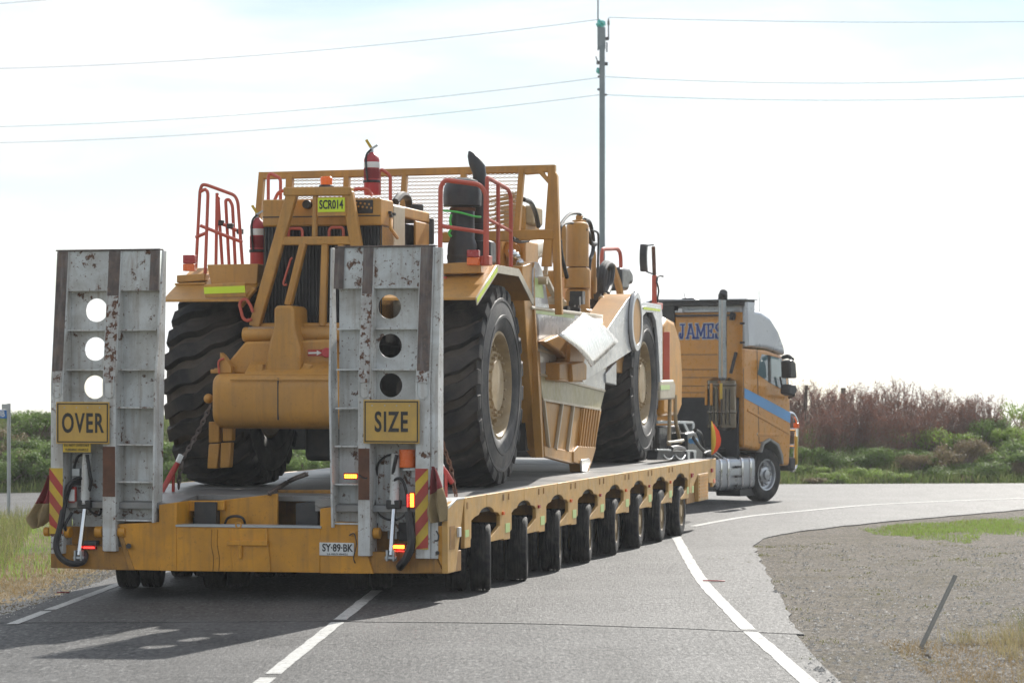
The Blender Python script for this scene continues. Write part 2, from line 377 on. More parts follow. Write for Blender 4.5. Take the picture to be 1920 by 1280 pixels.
soil('gravel_soil', (.10, .086, .07), (.28, .25, .21), (.20, .17, .135), 24, True)
soil('verge_soil', (.15, .115, .06), (.24, .18, .10), (.10, .095, .04), 5)
soil('terrain_soil', (.075, .085, .03), (.12, .11, .05), (.06, .085, .025), 2)
def line_mat():
    m, nt, b, N, L = _new('road_paint')
    tc = N('ShaderNodeTexCoord').outputs['Object']
    c = _mix(N, L, _range(N, L, _noise(N, L, tc, 30, 5, .7), .40, .62), (.36, .36, .345), (.52, .52, .50))
    c = _mix(N, L, _range(N, L, _noise(N, L, tc, 9, 7, .75), .54, .64, 0, .85), c, (.14, .14, .135))
    L(c, b.inputs['Base Color']); b.inputs['Roughness'].default_value = .7
line_mat()

def terrain_sheet():
    xs = [-400, -250, -150, -80, -50, -35]+[-28+i*1.0 for i in range(64)]+[42, 60, 90, 150, 250, 400]
    ys = [-100, -60, -10, 0, 8, 14]+[16+i*1.0 for i in range(70)]+[90, 100, 120, 160, 240, 400, 600]
    v = [(x, y, terrain(x, y)) for y in ys for x in xs]; n = len(xs)
    f = [(j*n+i, j*n+i+1, (j+1)*n+i+1, (j+1)*n+i) for j in range(len(ys)-1) for i in range(n-1)]
    m = MB(); m._add(v, f); return tag(m.build('ground', 'terrain_soil'), None, kind='structure')
terrain_sheet()
def sheet(name, poly, mat_, dz, kind='structure', thick=0):
    """flat polygon laid on the road surface, folded along the road's crown"""
    bm = bmesh.new(); fs = bm.faces.new([bm.verts.new((x, y, 0)) for x, y in poly])
    for s in (0, -12):
        bmesh.ops.bisect_plane(bm, geom=bm.verts[:]+bm.edges[:]+bm.faces[:], plane_co=(-1.5+s, 27.6, 0), plane_no=Vector((1, -.05, 0)).normalized())
    bmesh.ops.triangulate(bm, faces=bm.faces)
    for v in bm.verts: v.co.z = gz(v.co.x, v.co.y)+dz
    bmesh.ops.recalc_face_normals(bm, faces=bm.faces)
    if sum(f.normal.z for f in bm.faces) < 0: bmesh.ops.reverse_faces(bm, faces=bm.faces)
    if thick:
        r = bmesh.ops.extrude_face_region(bm, geom=bm.faces[:])
        for e in r['geom']:
            if isinstance(e, bmesh.types.BMVert): e.co.z += 0
        vs = set(e for e in r['geom'] if isinstance(e, bmesh.types.BMVert))
        for v in bm.verts:
            if v not in vs: v.co.z -= thick
        bmesh.ops.recalc_face_normals(bm, faces=bm.faces)
    me = bpy.data.meshes.new(name); bm.to_mesh(me); bm.free(); me.materials.append(MATS[mat_])
    o = bpy.data.objects.new(name, me); COL.objects.link(o); o['kind'] = kind
    return o
def wobble(poly, amp, step=.35, seed=0):
    out = []
    for i, p in enumerate(poly[:-1]):
        q = poly[i+1]; d = math.hypot(q[0]-p[0], q[1]-p[1]); k = max(1, int(d/step))
        for j in range(k):
            t = j/k; x, y = p[0]+(q[0]-p[0])*t, p[1]+(q[1]-p[1])*t
            out.append((x+amp*noise.noise((x*2.3, y*2.3, seed)), y+amp*noise.noise((x*2.3, y*2.3, seed+9))))
    return out+[poly[-1]]
right_edge = [G(*p) for p in ((1515, 1217), (1508, 1189), (1492, 1179), (1471, 1137), (1446, 1090), (1424, 1046), (1413, 1020), (1439, 1007), (1497, 996.6), (1585, 986), (1694, 975), (1803, 965.6), (1920, 955))]
e = right_edge[-1]; seal_edge = wobble(right_edge[1:], .07)+[(e[0]+30, e[1]+6)]
def lx(y, off=0): return -4.62+.06*(y-27)+off               # left edge line of the lane
seam = [G(-60, 1158), G(590, 1165), G(960, 1169), G(1250, 1178), G(1508, 1190)]
near_right = [G(1515, 1217), G(1545, 1250), G(1600, 1300)]
# the cross road and the lane up to the seam: newer seal, a centimetre proud of the old one
new_seal = wobble(seam, .06, .25, 5)+seal_edge[1:]
xr = new_seal[-1][0]
new_seal += [(xr+60, far_edge(xr+60)), (xr, far_edge(xr))]+[(x, far_edge(x)) for x in (8, 4, 0, -4, -8, -14, -20, -60)]
new_seal += [(-60, 46.5), (-20, 46.3), (-9.5, 46)]+wobble([(-7.5, 44.6), (-5.6, 42), (lx(38, -.35), 38), (lx(30, -.32), 30), (lx(26.6, -.3), 26.6)], .05)
old = [(lx(5, -.35), 5), (near_right[-1][0]+.6, 5), near_right[-1], near_right[1], near_right[0], G(1490, 1186), G(1380, 1165), G(700, 1140), (lx(27.5, -.35), 27.5)]
sheet('road_old_seal', old, 'asphalt_old', .004)
o_new = sheet('road', new_seal, 'asphalt_new', .009, thick=.02)
def ribbon(name, pts, w, dz=.013, close=True):
    L_, R_ = [], []
    for i, p in enumerate(pts):
        a, b = pts[max(i-1, 0)], pts[min(i+1, len(pts)-1)]; d = Vector((b[0]-a[0], b[1]-a[1])).normalized(); n = Vector((-d.y, d.x))*w/2
        L_.append((p[0]+n.x, p[1]+n.y)); R_.append((p[0]-n.x, p[1]-n.y))
    L_ = wobble(L_, .012, .12, 3); R_ = wobble(R_, .012, .12, 4)
    return sheet(name, L_+R_[::-1], 'road_paint', dz)
def dense(pts, k=6): return [(p.x, p.y) for p in smooth_path([(x, y, 0) for x, y in pts], k)]
curve = dense([G(*p) for p in ((1265, 1006), (1271, 1013), (1293, 1053), (1322, 1097), (1366, 1144), (1404, 1182), (1453, 1224), (1511, 1276), (1545, 1305))], 12)
ysm = G(1404, 1184)[1]
ribbon('road_marking', [p for p in curve if p[1] > ysm], .135); ribbon('road_marking', [p for p in curve if p[1] <= ysm+.12], .135, .008)
ribbon('road_marking', dense([G(*p) for p in ((1298, 987.5), (1402, 969), (1512, 958), (1621, 948), (1767, 940.5), (1920, 934.6), (2100, 927))]), .13)
cl = [(-1.5+.05*(y-27.6), y) for y in (12, 16, 20.35)]; ribbon('road_marking', cl, .125, .008)
cl = [(-1.5+.05*(y-27.6), y) for y in (20.6, 22.2, 24.95)]; ribbon('road_marking', cl, .125, .008)
cl = [(-1.5+.05*(y-27.6), y) for y in (25.15, 26.5, 28.6)]; ribbon('road_marking', cl, .125, .013)
for a, b in ((21, 24.6), (25.2, 26.6), (26.75, 36)):
    ribbon('road_marking', [(lx(a+(b-a)*k/4), a+(b-a)*k/4) for k in range(5)], .115, .013 if a > 24.9 else .008)
# verges
gravel = [near_right[0]]+[(x-.3, y+.15) for x, y in right_edge[1:]]
gravel = [(near_right[-1][0]-.3, 5), (near_right[-1][0]-.3, near_right[-1][1]), (near_right[1][0]-.2, near_right[1][1])]+gravel+[(40, 50), (50, 45), (50, 5)]
sheet('gravel_verge', gravel, 'gravel_soil', -.006)
left_v = [(lx(5, -.1), 5), (lx(20, -.1), 20), (lx(27, -.05), 27), (lx(38, -.05), 38), (-5.3, 42), (-7.2, 45), (-9.5, 46.6), (-25, 46.6), (-25, 5)]
sheet('roadside_verge', left_v, 'verge_soil', -.008)

# ------------------------------------------------------------------ low loader trailer
T = Frame(-.648, 27.0, 15.15)
DECK = 1.05
trailer = thing('low_loader_trailer', 'long yellow multi-axle low loader trailer with two raised grey ramps', 'trailer', T)
def tx(px, ly=0, py=800): return T.onY(px, py, ly).x
def tz(py, px=460, ly=0): return T.onY(px, py, ly).z
ARCH = [1.454, 3.0, 4.53, 6.066, 7.53, 8.97, 10.38, 11.75]
TW = 4.37
# deck: steel sheets on outriggers, one per bay
edges = [.62]+[(a+b)/2 for a, b in zip(ARCH, ARCH[1:])]+[12.4, 14.45]
for i, (a, b) in enumerate(zip(edges, edges[1:])):
    MB().box(-TW+.02, -.012, a+.004, b-.004, DECK-.06, DECK-.004+.003*(i % 2)).build('deck_plate', 'deck_steel', trailer, .004)
tail = MB(); tail.prism([(.02, .985), (.62, DECK-.003), (.62, DECK-.07), (.02, .92)], 'x', -TW+.01, -2.96); tail.prism([(.02, .985), (.62, DECK-.003), (.62, DECK-.07), (.02, .92)], 'x', -1.43, -.012)
tail.build_each('deck_tail', 'deck_steel', trailer, .004)
# side panels: one plate per bay, its lower edge shaped by the wheel arches
for i, c in enumerate(ARCH):
    n = ARCH[i+1] if i < 7 else None
    r_end = (c+n)/2 if n else 12.37
    # from arch crown forward to the next crown
    P = [(c+.004, DECK), (c+.004, .915)]
    P += [(c+.30*sin(a), .835+.08*cos(a)) for a in (radians(t) for t in (25, 45, 65, 82))]
    P += [(c+.45, .832), (c+.53, .80), (c+.53, .69), (c+.05, .55), (c+.05, .535)]
    if n:
        P += [(c+.68, .535), (c+.70, .52), (n-.60, .52), (n-.60, .60), (n-.53, .62), (n-.53, .80), (n-.45, .832)]
        P += [(n-.30*sin(a), .835+.08*cos(a)) for a in (radians(t) for t in (82, 65, 45, 25))]
        P += [(n-.004, .915), (n-.004, DECK)]
    else: P += [(12.37, .535), (12.37, DECK)]
    o = MB().prism(P, 'x', -.045, 0).build('side_panel', 'fascia_yellow', trailer, .006)
    q = MB().box(.0005, .004, (n or 12.95)-.80, (n or 12.95)-.62, .60, .70) if n else MB().box(.0005, .004, 12.22, 12.33, .60, .70)
    q.build('reflector_tape', 'pale_lime', o)
    m = MB()
    for d in (-.11, .11): m.prism([(r_end+d-.022, .955), (r_end+d+.022, .955), (r_end+d+.022, 1.025), (r_end+d-.022, 1.025)], 'x', -.01, .006)
    if n: m.build_each('tie_slot', 'trailer_shade_grime', o)
    if i < 7: MB().box(.0005, .022, c+.60, c+.66, .80, .835).build('marker_lamp', 'lens_red' if i % 2 else 'lens_orange', o)
P0 = [(.605, DECK), (.605, .525), (.83, .525), (.83, .60), (.86, .62), (.86, .80), (1.0, .832)]+[(1.454-.30*sin(a), .835+.08*cos(a)) for a in (radians(t) for t in (82, 65, 45, 25))]+[(1.45, .915), (1.45, DECK)]
o = MB().prism(P0, 'x', -.045, 0).build('side_panel', 'fascia_yellow', trailer, .006)
MB().box(.0005, .004, .62, .76, .64, .715).build('reflector_tape', 'pale_lime', o)
MB().box(.0005, .004, .68, .73, .93, 1.0).build('tie_slot', 'trailer_shade_grime', o)
m = MB().prism([(12.40, DECK), (12.40, .60), (12.72, .60), (12.72, .70), (13.07, .86), (13.83, .86), (13.9, .70), (14.2, .68), (14.2, .62), (14.44, .66), (14.49, DECK)], 'x', -.045, -.002)
o = m.build('neck_panel', 'fascia_yellow', trailer, .006)
MB().box(-.001, .003, 12.60, 12.71, .60, .70).build('reflector_tape', 'pale_lime', o); MB().box(-.001, .004, 14.25, 14.42, .68, .74).build('reflector_tape', 'lens_orange', o)
for y, z in ((12.5, .83), (14.05, .85)): MB().box(-.001, .025, y, y+.1, z, z+.06).build('marker_lamp', 'lens_red', o)
gb = MB().box(-.30, .004, 13.07, 13.83, .45, .858).build('tool_box', 'fascia_yellow', trailer, .01)
m = MB()
for k in range(7): m.box(.0, .012, 13.12, 13.78, .50+k*.05, .53+k*.05)
m.build_each('louvre', 'trailer_yellow', gb)
MB().box(-.4, -.05, 12.42, 13.05, .44, .98).build('neck_box', 'trailer_shade_grime', trailer, .01)
MB().box(-TW, -TW+.045, .6, 14.4, .56, DECK-.001).build('side_panel', 'fascia_yellow', trailer, .006)
# chassis: spine beams, cross members, suspension arms (dark under the deck)
m = MB()
for x in (-2.75, -1.62): m.box(x-.12, x+.12, .3, 14.4, .58, .985)
m.build_each('spine_beam', 'dark_steel', trailer)
for c in ARCH:
    MB().box(-TW+.05, -.05, c+.60, c+.72, .72, .985).build('cross_member', 'trailer_shade_grime', trailer)
m = MB()
for c in ARCH:
    for x in (-.42, -1.42, -2.95, -3.93):
        m.box(x-.09, x+.09, c-.05, c+.22, .34, .98)
    m.box(-.95, -.05, c-.3, c+.3, .86, .985)
m.build_each('suspension_arm', 'dark_steel', trailer)
# wheels: dual tyres, the rear rows counter-steered
def wheel_mesh():
    R, w = .36, .215
    prof = [(.20, -w/2+.012), (.235, -w/2), (.30, -w/2-.006), (.335, -w/2-.002), (.350, -w/2+.006), (R-.003, -w/2+.018), (R, -w/2+.05), (R-.014, -w/2+.053), (R-.014, -w/2+.063), (R, -w/2+.066),
            (R, -.018), (R-.014, -.015), (R-.014, -.005), (R, -.002)]
    prof += [(r, -t) for r, t in prof[::-1]]
    ty = MB().lathe(prof, (0, 0, 0), 'x', 40, caps=False)
    rim = MB().lathe([(.21, w/2-.005), (.205, w/2-.02), (.185, w/2-.06), (.16, w/2-.075), (.10, w/2-.055), (.085, w/2-.01), (.0, w/2-.008)], (0, 0, 0), 'x', 28, caps=False)
    for k in range(10):
        a = 2*pi*k/10; rim.cyl((w/2-.075, .135*cos(a), .135*sin(a)), (w/2-.035, .135*cos(a), .135*sin(a)), .013, 6)
    rim.lathe([(.21, -w/2+.005), (.19, -w/2+.05), (.0, -w/2+.06)], (0, 0, 0), 'x', 20, caps=False)
    return ty.mesh('tyre', 'rubber', 40), rim.mesh('rim', 'hub_dust', 40)
ty_me, rim_me = wheel_mesh()
for i, c in enumerate(ARCH):
    steer = [15.5, 13.5, 11.5, 9.5, 7.5, 5.5, 4, 2.5][i]
    for x in (-.245, -1.35, -3.00, -4.02):
        for d in ((-.13, .13) if x in (-.245, -1.35, -3.0, -4.02) else (0,)):
            w = bpy.data.objects.new('wheel', ty_me); COL.objects.link(w); w.parent = trailer
            a = radians(steer); xx = x+d*cos(a); yy = c+.13+d*sin(a)
            wp = T.world((xx, yy, 0))
            w.location = (xx, yy, .36+.016+gz(wp.x, wp.y)-.006); w.rotation_euler = (0, 0, a)
            r = bpy.data.objects.new('rim', rim_me); COL.objects.link(r); r.parent = w
# rear beam
def rear_plate(name, pts, y0, y1, mat_, parent=trailer, bevel=.006):
    return MB().prism(T.xz(pts, y0), 'y', y0, y1).build(name, mat_, parent, bevel)
zb = .285
rear_plate('rear_beam', [(95, 1020), (255, 1026), (255, 1069), (95, 1064)], .02, .5, 'trailer_shade_grime')
rear_plate('gusset_plate', [(222, 982), (298, 978), (298, 946), (331, 941), (331, 1070), (252, 1068), (228, 1012)], -.01, .45, 'trailer_yellow')
rear_plate('hinge_lug', [(215, 985), (222, 982), (252, 1068), (242, 1068)], -.02, .4, 'trailer_shade_grime')
rb = rear_plate('rear_bar', [(331, 986), (600, 990), (600, 1073), (331, 1070)], -.012, .18, 'trailer_yellow')
rear_plate('bar_cap', [(329, 983), (602, 986), (602, 990), (329, 987)], -.025, .19, 'galv_steel', rb, .002)
# coupling in the middle of the bar
cp = rear_plate('coupling_plate', [(430, 990), (500, 991), (508, 1072), (436, 1071)], -.03, -.014, 'trailer_yellow')
MB().bar(T.onY(426, 1017, -.045), T.onY(502, 1018, -.045), .03, .05).build('coupling_ledge', 'trailer_yellow', cp, .005)
MB().cyl(T.onY(450, 1046, -.045), T.onY(450, 1022, -.045), .022, 12).build('coupling_pin', 'trailer_yellow', cp)
MB().tube([T.onY(447+5*cos(a), 984+5*sin(a), -.03) for a in [2*pi*k/12 for k in range(12)]], .008, 6, closed=True).build('lifting_ring', 'trailer_yellow', cp)
m = MB()
for x in (397, 408): m.tube(smooth_path([T.onY(x, 992, -.016), T.onY(x-1, 1020, -.016), T.onY(x+3, 1045, -.016), T.onY(x+2, 1070, -.016)]), .004, 5)
m.build_each('weld_crack', 'trailer_shade_grime', rb)
# recess behind the bar
rear_plate('recess_panel', [(345, 938), (420, 938), (420, 956), (345, 958)], .35, .40, 'trailer_yellow')
rear_plate('recess_panel', [(408, 938), (520, 925), (520, 1000), (408, 1000)], .42, .46, 'trailer_yellow')
rear_plate('recess_panel', [(520, 918), (622, 918), (622, 1000), (520, 1000)], 1.3, 1.34, 'trailer_shade_grime')
MB().box(tx(335), tx(600), 1.6, 1.64, .5, DECK-.1).build('recess_back', 'dark_steel', trailer)
MB().tube(smooth_path([T.onY(420, 990, .36), T.onY(426, 972, .34), T.onY(442, 967, .33), T.onY(456, 972, .33), T.onY(461, 990, .36)]), .014, 6).build('air_hose', 'hose_rubber', trailer)
rear_plate('deck_stub', [(590, 936), (622, 934), (622, 948), (600, 952), (590, 946)], .0, .5, 'deck_steel')
rear_plate('gusset_plate', [(600, 953), (622, 950), (622, 978), (671, 980), (680, 1010), (700, 1075), (600, 1074)], -.01, .45, 'trailer_yellow')
rear_plate('rear_beam', [(690, 1034), (840, 1036), (840, 1075), (690, 1074)], .02, .5, 'trailer_shade_grime')
rear_plate('beam_wall', [(215, 985), (120, 985), (120, 1024), (215, 1026)], .30, .34, 'trailer_shade_grime')
rear_plate('beam_wall', [(690, 985), (790, 985), (790, 1036), (690, 1036)], .30, .34, 'trailer_shade_grime')
rear_plate('gusset_plate', [(806, 988), (836, 984), (839, 1074), (834, 1072), (810, 1024)], -.012, .3, 'trailer_yellow')
rear_plate('hinge_lug', [(783, 1034), (810, 1030), (832, 1073), (783, 1074)], .0, .3, 'trailer_shade_grime')
# corner post on the right, tapering to its foot
cpst = MB().prism([(-.02, .31), (.25, .31), (.29, .34), (.575, 1.0), (.59, DECK-.001), (.30, DECK-.001), (-.02, .995)], 'x', -.06, .002).build('corner_post', 'fascia_yellow', trailer, .008)
MB().box(-.001, .005, .05, .235, .545, .785).build('post_pocket', 'trailer_shade_grime', cpst)
MB().box(.0, .03, .31, .39, .66, .76).build('marker_lamp', 'plate_white', cpst, .006)
m = MB().prism([(.0, .985), (.30, DECK+.006), (.6, DECK+.006), (.6, DECK-.01), (.3, DECK-.012), (.0, .96)], 'x', -.3, .004); m.build('edge_strip', 'plate_white', cpst, .003)
# number plate
np_ = MB().box(tx(600), tx(665), -.022, -.012, tz(1041, 632), tz(1016.5, 632)).build('number_plate', 'plate_white', trailer, .006)
pc = T.onY(632.5, 1027, -.024); text('plate_number', 'SY\u00b789\u00b7BK', .108, 'sign_black', np_, (pc.x, pc.y, pc.z), .80, .002)
pc = T.onY(632.5, 1038.3, -.024); text('plate_state', 'S.A. MULTI VEHICLE', .026, 'sign_black', np_, (pc.x, pc.y, pc.z), 1.0)

# ---- ramps
RF, RB = -.06, .17          # front of the rails, drive plate
def ramp_rail_profile(z0, ztop, full=2.22):
    return [(RF, z0), (RF, full), (.095, ztop), (RB, ztop), (RB, z0)]
def ring_cell(m, x0, x1, z0, z1, cx, cz, r, y0, y1, n=28):
    P = []
    for k in range(n):
        a = 2*pi*(k+.5)/n; dx, dz = cos(a), sin(a)
        tx_ = ((x1-cx)/dx if dx > 0 else (x0-cx)/dx) if abs(dx) > 1e-6 else 1e9
        tz_ = ((z1-cz)/dz if dz > 0 else (z0-cz)/dz) if abs(dz) > 1e-6 else 1e9
        t = min(tx_, tz_); P.append(((cx+r*dx, cz+r*dz), (cx+t*dx, cz+t*dz)))
    vs = []
    for (a, b) in P: vs += [(a[0], y0, a[1]), (b[0], y0, b[1]), (a[0], y1, a[1]), (b[0], y1, b[1])]
    fs = []
    for k in range(n):
        i, j = 4*k, 4*((k+1) % n)
        fs += [(i, j, j+1, i+1), (i+2, i+3, j+3, j+2), (i, i+2, j+2, j)]
    m._add(vs, fs)
    for cxn, czn in ((x0, z0), (x1, z0), (x1, z1), (x0, z1)):   # fill the corners
        best = sorted(range(n), key=lambda k: math.hypot(P[k][1][0]-cxn, P[k][1][1]-czn))[:2]
        (k0, k1) = sorted(best)
        m._add([(P[k0][1][0], y0, P[k0][1][1]), (cxn, y0, czn), (P[k1][1][0], y0, P[k1][1][1])], [(0, 1, 2)])
        m._add([(P[k0][1][0], y1, P[k0][1][1]), (cxn, y1, czn), (P[k1][1][0], y1, P[k1][1][1])], [(0, 1, 2)])
ZT = 3.625
def zrib(py): return T.onY(460, py, .2).z
RIBS = [zrib(v) for v in (544, 618, 693, 764, 834, 904, 976)]
def ramp(label, rails, holes_col, hole_px, bottom_z):
    """rails: list of (x0, x1, foot z) left to right; holes_col: which gap has the holes"""
    x0, x3 = rails[0][0], rails[-1][1]
    m = MB()
    for g in (0, 1):
        a, b = rails[g][1]-.01, rails[g+1][0]+.01
        if g == holes_col:
            zs = [RIBS[3]+.03]+[RIBS[2], RIBS[1]]+[RIBS[0]]
            for k, (hx, hz) in enumerate(hole_px[::-1]):
                ring_cell(m, a, b, zs[k], zs[k+1], hx, hz, .124, RB-.012, RB)
            m.box(a, b, RB-.012, RB, RIBS[-1], zs[0])
        else: m.box(a, b, RB-.012, RB, RIBS[-1], RIBS[0])
    root = m.build('loading_ramp', 'ramp_white', trailer, label=label)
    # closed nose of the ramp
    nose = MB().prism([(RF+.155*(RIBS[0]-2.22)/(ZT-2.22)+.012, RIBS[0]), (.107, ZT), (RB-.001, ZT), (RB-.001, RIBS[0])], 'x', x0+.02, x3-.02)
    nose.build('nose_plate', 'ramp_rusty', root, .004)
    MB().box(x0-.01, x3+.01, .085, RB+.012, ZT+.001, ZT+.016).build('nose_lip', 'worn_steel', root, .003)
    for (a, b, z0) in rails:
        m = MB().prism(ramp_rail_profile(z0, ZT-.002), 'x', a, b)
        if b-a < .05:      # the thin inner rail flares a little towards the nose
            d = .05 if a < -2.5 else -.06
            m.v = [(x+d*(z-.7)/2.9, y, z) for x, y, z in m.v]
        m.build('rail', 'ramp_white', root, .005)
        if a > -.4:        # outer flange beside the last rail
            MB().prism([(RF+.03, z0), (RF+.03, 2.22), (.11, ZT-.01), (RB, ZT-.01), (RB, z0)], 'x', b+.001, b+.075).build('side_flange', 'ramp_white', root, .004)
    for g in (0, 1):
        for k, z in enumerate(RIBS):
            if g == holes_col and 3 < k: continue
            yf = RF+.035 if z < 2.1 else RF+.045+(z-2.1)*.11
            MB().box(rails[g][1]+.001, rails[g+1][0]-.001, yf, RB-.013, z-.008, z+.008).build('rib', 'ramp_white', root)
    return root
def strip(root, a, b, z0, z1, mat_='worn_steel'):
    """wear strip on the sloping front edge of a rail"""
    if z1 <= 2.23:
        return MB().box(a, b, RF-.006, RF-.0005, z0, z1).build('wear_patch', mat_, root)
    f = lambda z: RF+(.155)*max(0, (z-2.22))/(ZT-2.22)-.0005
    pts = [(f(z0), z0)]+([(f(2.22), 2.22)] if z0 < 2.22 else [])+[(f(z1), z1)]
    return MB().prism(pts+[(y-.008, z) for y, z in pts[::-1]], 'x', a, b).build('wear_strip', mat_, root)
X = lambda px: tx(px, RF)
LR = [(X(95), X(118), .44), (X(192), X(217), .52), (X(284), X(288), .78)]
LR[1] = (LR[1][0], LR[1][1], .475)
hl = [(T.onY(182.5, v, RB).x, T.onY(182, v, RB).z) for v in (581.5, 654, 725.5)]
hl = [(LR[0][1]*.30+LR[1][0]*.70, z) for x, z in hl]
rl = ramp('pale grey rust-speckled ramp carrying the OVER board', LR, 0, [(T.onY(182, 581.5, RB).x, hl[0][1]), (T.onY(180, 654, RB).x, hl[1][1]), (T.onY(178.5, 725.5, RB).x, hl[2][1])], .44)
RR = [(X(621), X(625), .76), (X(671), X(694), .475), (X(779), X(806), .46)]
rr_ = ramp('pale grey rust-speckled ramp carrying the SIZE board', RR, 1, [(T.onY(745.6+8, 575, RB).x-.13, T.onY(745, 575, RB).z), (T.onY(747+8, 648, RB).x-.13, T.onY(747, 648, RB).z), (T.onY(748+8, 722, RB).x-.13, T.onY(748, 722, RB).z)], .46)
for root, R_ in ((rl, LR), (rr_, RR)):
    big = [(R_[0], root is rl), (R_[1], True), (R_[2], root is rr_)]
    for (a, b, _), long_ in big:
        if not long_: strip(root, a-.01 if root is rr_ else a-.07, b+.07 if root is rr_ else b+.01, RIBS[0]-.0, ZT-.005)
        elif a == R_[1][0]:
            strip(root, a+.012, b-.012, RIBS[0]-.05, ZT-.005); strip(root, a+.012, b-.012, 2.24, RIBS[0]-.052, 'speckled_rail')
        else: strip(root, a+.012, b-.012, 2.36, ZT-.005); strip(root, a+.012, b-.012, 2.24, 2.358, 'speckled_rail')
    a, b, _ = R_[1]; strip(root, a+.006, b-.006, tz(936, 680), tz(840, 680), 'rust_steel')
    for (a, b, _), long_ in big:
        if long_:
            m = MB(); c = (a+b)/2; r = (b-a)/2-.02
            m.tube([(c-r, RF-.004, 2.30)]+[(c+r*cos(t), RF-.004, 2.13+r*sin(t)) for t in [pi+k*pi/8 for k in range(9)]]+[(c+r, RF-.004, 2.30)], .006, 5)
            m.build('weld_seam', 'ramp_rusty', root)
# boards
def board(root, name, p0, p1, txt, lab):
    a, b = T.onY(p0[0], p0[1], -.10), T.onY(p1[0], p1[1], -.10)
    bd = MB().box(a.x, b.x, -.105, -.09, b.z, a.z).build(name, 'sign_yellow', root, .004, label=lab)
    m = MB(); i = .014; w = .012; Y0, Y1 = -.1085, -.1045
    x0, x1, z0, z1 = a.x+i, b.x-i, b.z+i, a.z-i
    m.box(x0, x1, Y0, Y1, z1-w, z1); m.box(x0, x1, Y0, Y1, z0, z0+w); m.box(x0, x0+w, Y0, Y1, z0+w, z1-w); m.box(x1-w, x1, Y0, Y1, z0+w, z1-w)
    m.build_each('board_border', 'sign_black', root)
    m = MB()
    for f in (.14, .38, .6, .84): m.cyl((x0+(x1-x0)*f, -.104, z1-.045), (x0+(x1-x0)*f, -.109, z1-.045), .007, 8)
    m.build_each('board_rivet', 'galv_steel', root)
    text('board_lettering', txt, .285, 'sign_black', root, ((a.x+b.x)/2, -.1075, (a.z+b.z)/2-.012), .60, .006, 1.16)
board(rl, 'warning_board', (105.5, 753), (205, 832), 'OVER', 'yellow board with black letters OVER')
board(rr_, 'warning_board', (681.5, 749), (786.5, 831.5), 'SIZE', 'yellow board with black letters SIZE')
a, b = T.onY(118, 830, -.09), T.onY(170, 847.5, -.09)
MB().box(a.x, b.x, -.092, -.084, b.z, a.z).build('small_warning_board', 'hazard_yellow', rl)
text('small_lettering', 'DO NOT OVERTAKE', .036, 'sign_black', rl, ((a.x+b.x)/2, -.0935, (a.z+b.z)/2+.022), .86, 0)
text('small_lettering', 'TURNING VEHICLE', .036, 'sign_black', rl, ((a.x+b.x)/2, -.0935, (a.z+b.z)/2-.024), .86, 0)
# hazard striping
def stripes(root, px0, px1, ptop, pbot, lean, first):
    x0, x1 = X(px0), X(px1); zt, zb_ = tz(ptop, px0, RF), tz(pbot, px0, RF); h = (x1-x0)*1.25*lean
    MB().box(x0, x1, RF-.006, RF-.001, zb_, zt).build('hazard_panel', 'hazard_yellow', root)
    n = 6; step = (zt-zb_)/n*1.02
    for k in range(-1, n+1):
        if (k+first) % 2: continue
        za = zt-k*step
        pts = [(x0, za), (x1, za-h), (x1, za-h-step), (x0, za-step)]
        P = []
        for x, z in pts: P.append((x, min(zt, max(zb_, z))))
        if abs(P[0][1]-P[3][1])+abs(P[1][1]-P[2][1]) < .02: continue
        MB().prism(P, 'y', RF-.009, RF-.0055).build('hazard_stripe', 'hazard_red', root)
stripes(rl, 93, 118, 877, 1000, 1, 0); stripes(rr_, 779, 803, 878, 1029, -1, 0)
# ramp recess: lift cylinders, hoses, lamps, hinge barrels
def recess(root, pxs, mirror):
    c, foot, px_l, px_r = pxs
    bk = MB().box(X(px_l)+.02, X(px_r)-.02, RB-.03, RB-.014, .72, 1.50); bk.build('recess_plate', 'ramp_rusty', root)
    top = T.onY(c+8, 850, .06); mid = T.onY(c+5, 945, .02); ft = T.onY(foot, 1040, -.06)
    cy = MB().cyl(top, mid, .05, 14); cy.build('cylinder_barrel', 'ramp_white', root)
    MB().bar(mid-Vector((.075, 0, 0)), mid+Vector((.075, 0, 0)), .09, .09).build('cylinder_gland', 'black_paint', root, .01)
    MB().cyl(mid, ft, .026, 14).build('cylinder_rod', 'chrome', trailer)
    m = MB(); m.bar(ft+Vector((-.035, 0, .05)), ft+Vector((-.035, 0, -.06)), .02, .07); m.bar(ft+Vector((.035, 0, .05)), ft+Vector((.035, 0, -.06)), .02, .07); m.cyl(ft+Vector((-.06, 0, -.03)), ft+Vector((.06, 0, -.03)), .022, 10)
    m.build('cylinder_clevis', 'galv_steel', trailer, .004)
recess(rl, (155, 148, 118, 192), 1); recess(rr_, (734, 733, 694, 779), -1)
def hose(root, pts, r=.016, mat_='hose_rubber', name='hydraulic_hose'):
    P = [T.onY(x, y, l) for x, y, l in pts]; return MB().tube(smooth_path(P, 7), r, 7).build(name, mat_, root)
hose(trailer, [(160, 905, .1), (135, 905, .0), (122, 935, -.02), (113, 985, -.07), (105, 1020, -.1), (113, 1044, -.11), (135, 1056, -.1), (158, 1050, -.05), (160, 1025, .1)], .034)
hose(rl, [(165, 851, .1), (146, 856, .02), (138, 880, .1)], .015); hose(rl, [(163, 852, .0), (168, 885, -.02), (170, 910, .0), (158, 935, .1)], .019)
hose(rl, [(158, 930, .1), (157, 900, .02), (142, 897, .0), (124, 915, -.02), (121, 950, -.02)], .016)
hose(rl, [(165, 950, .1), (175, 962, .04), (188, 962, .06), (190, 930, .2), (188, 890, .3)], .013)
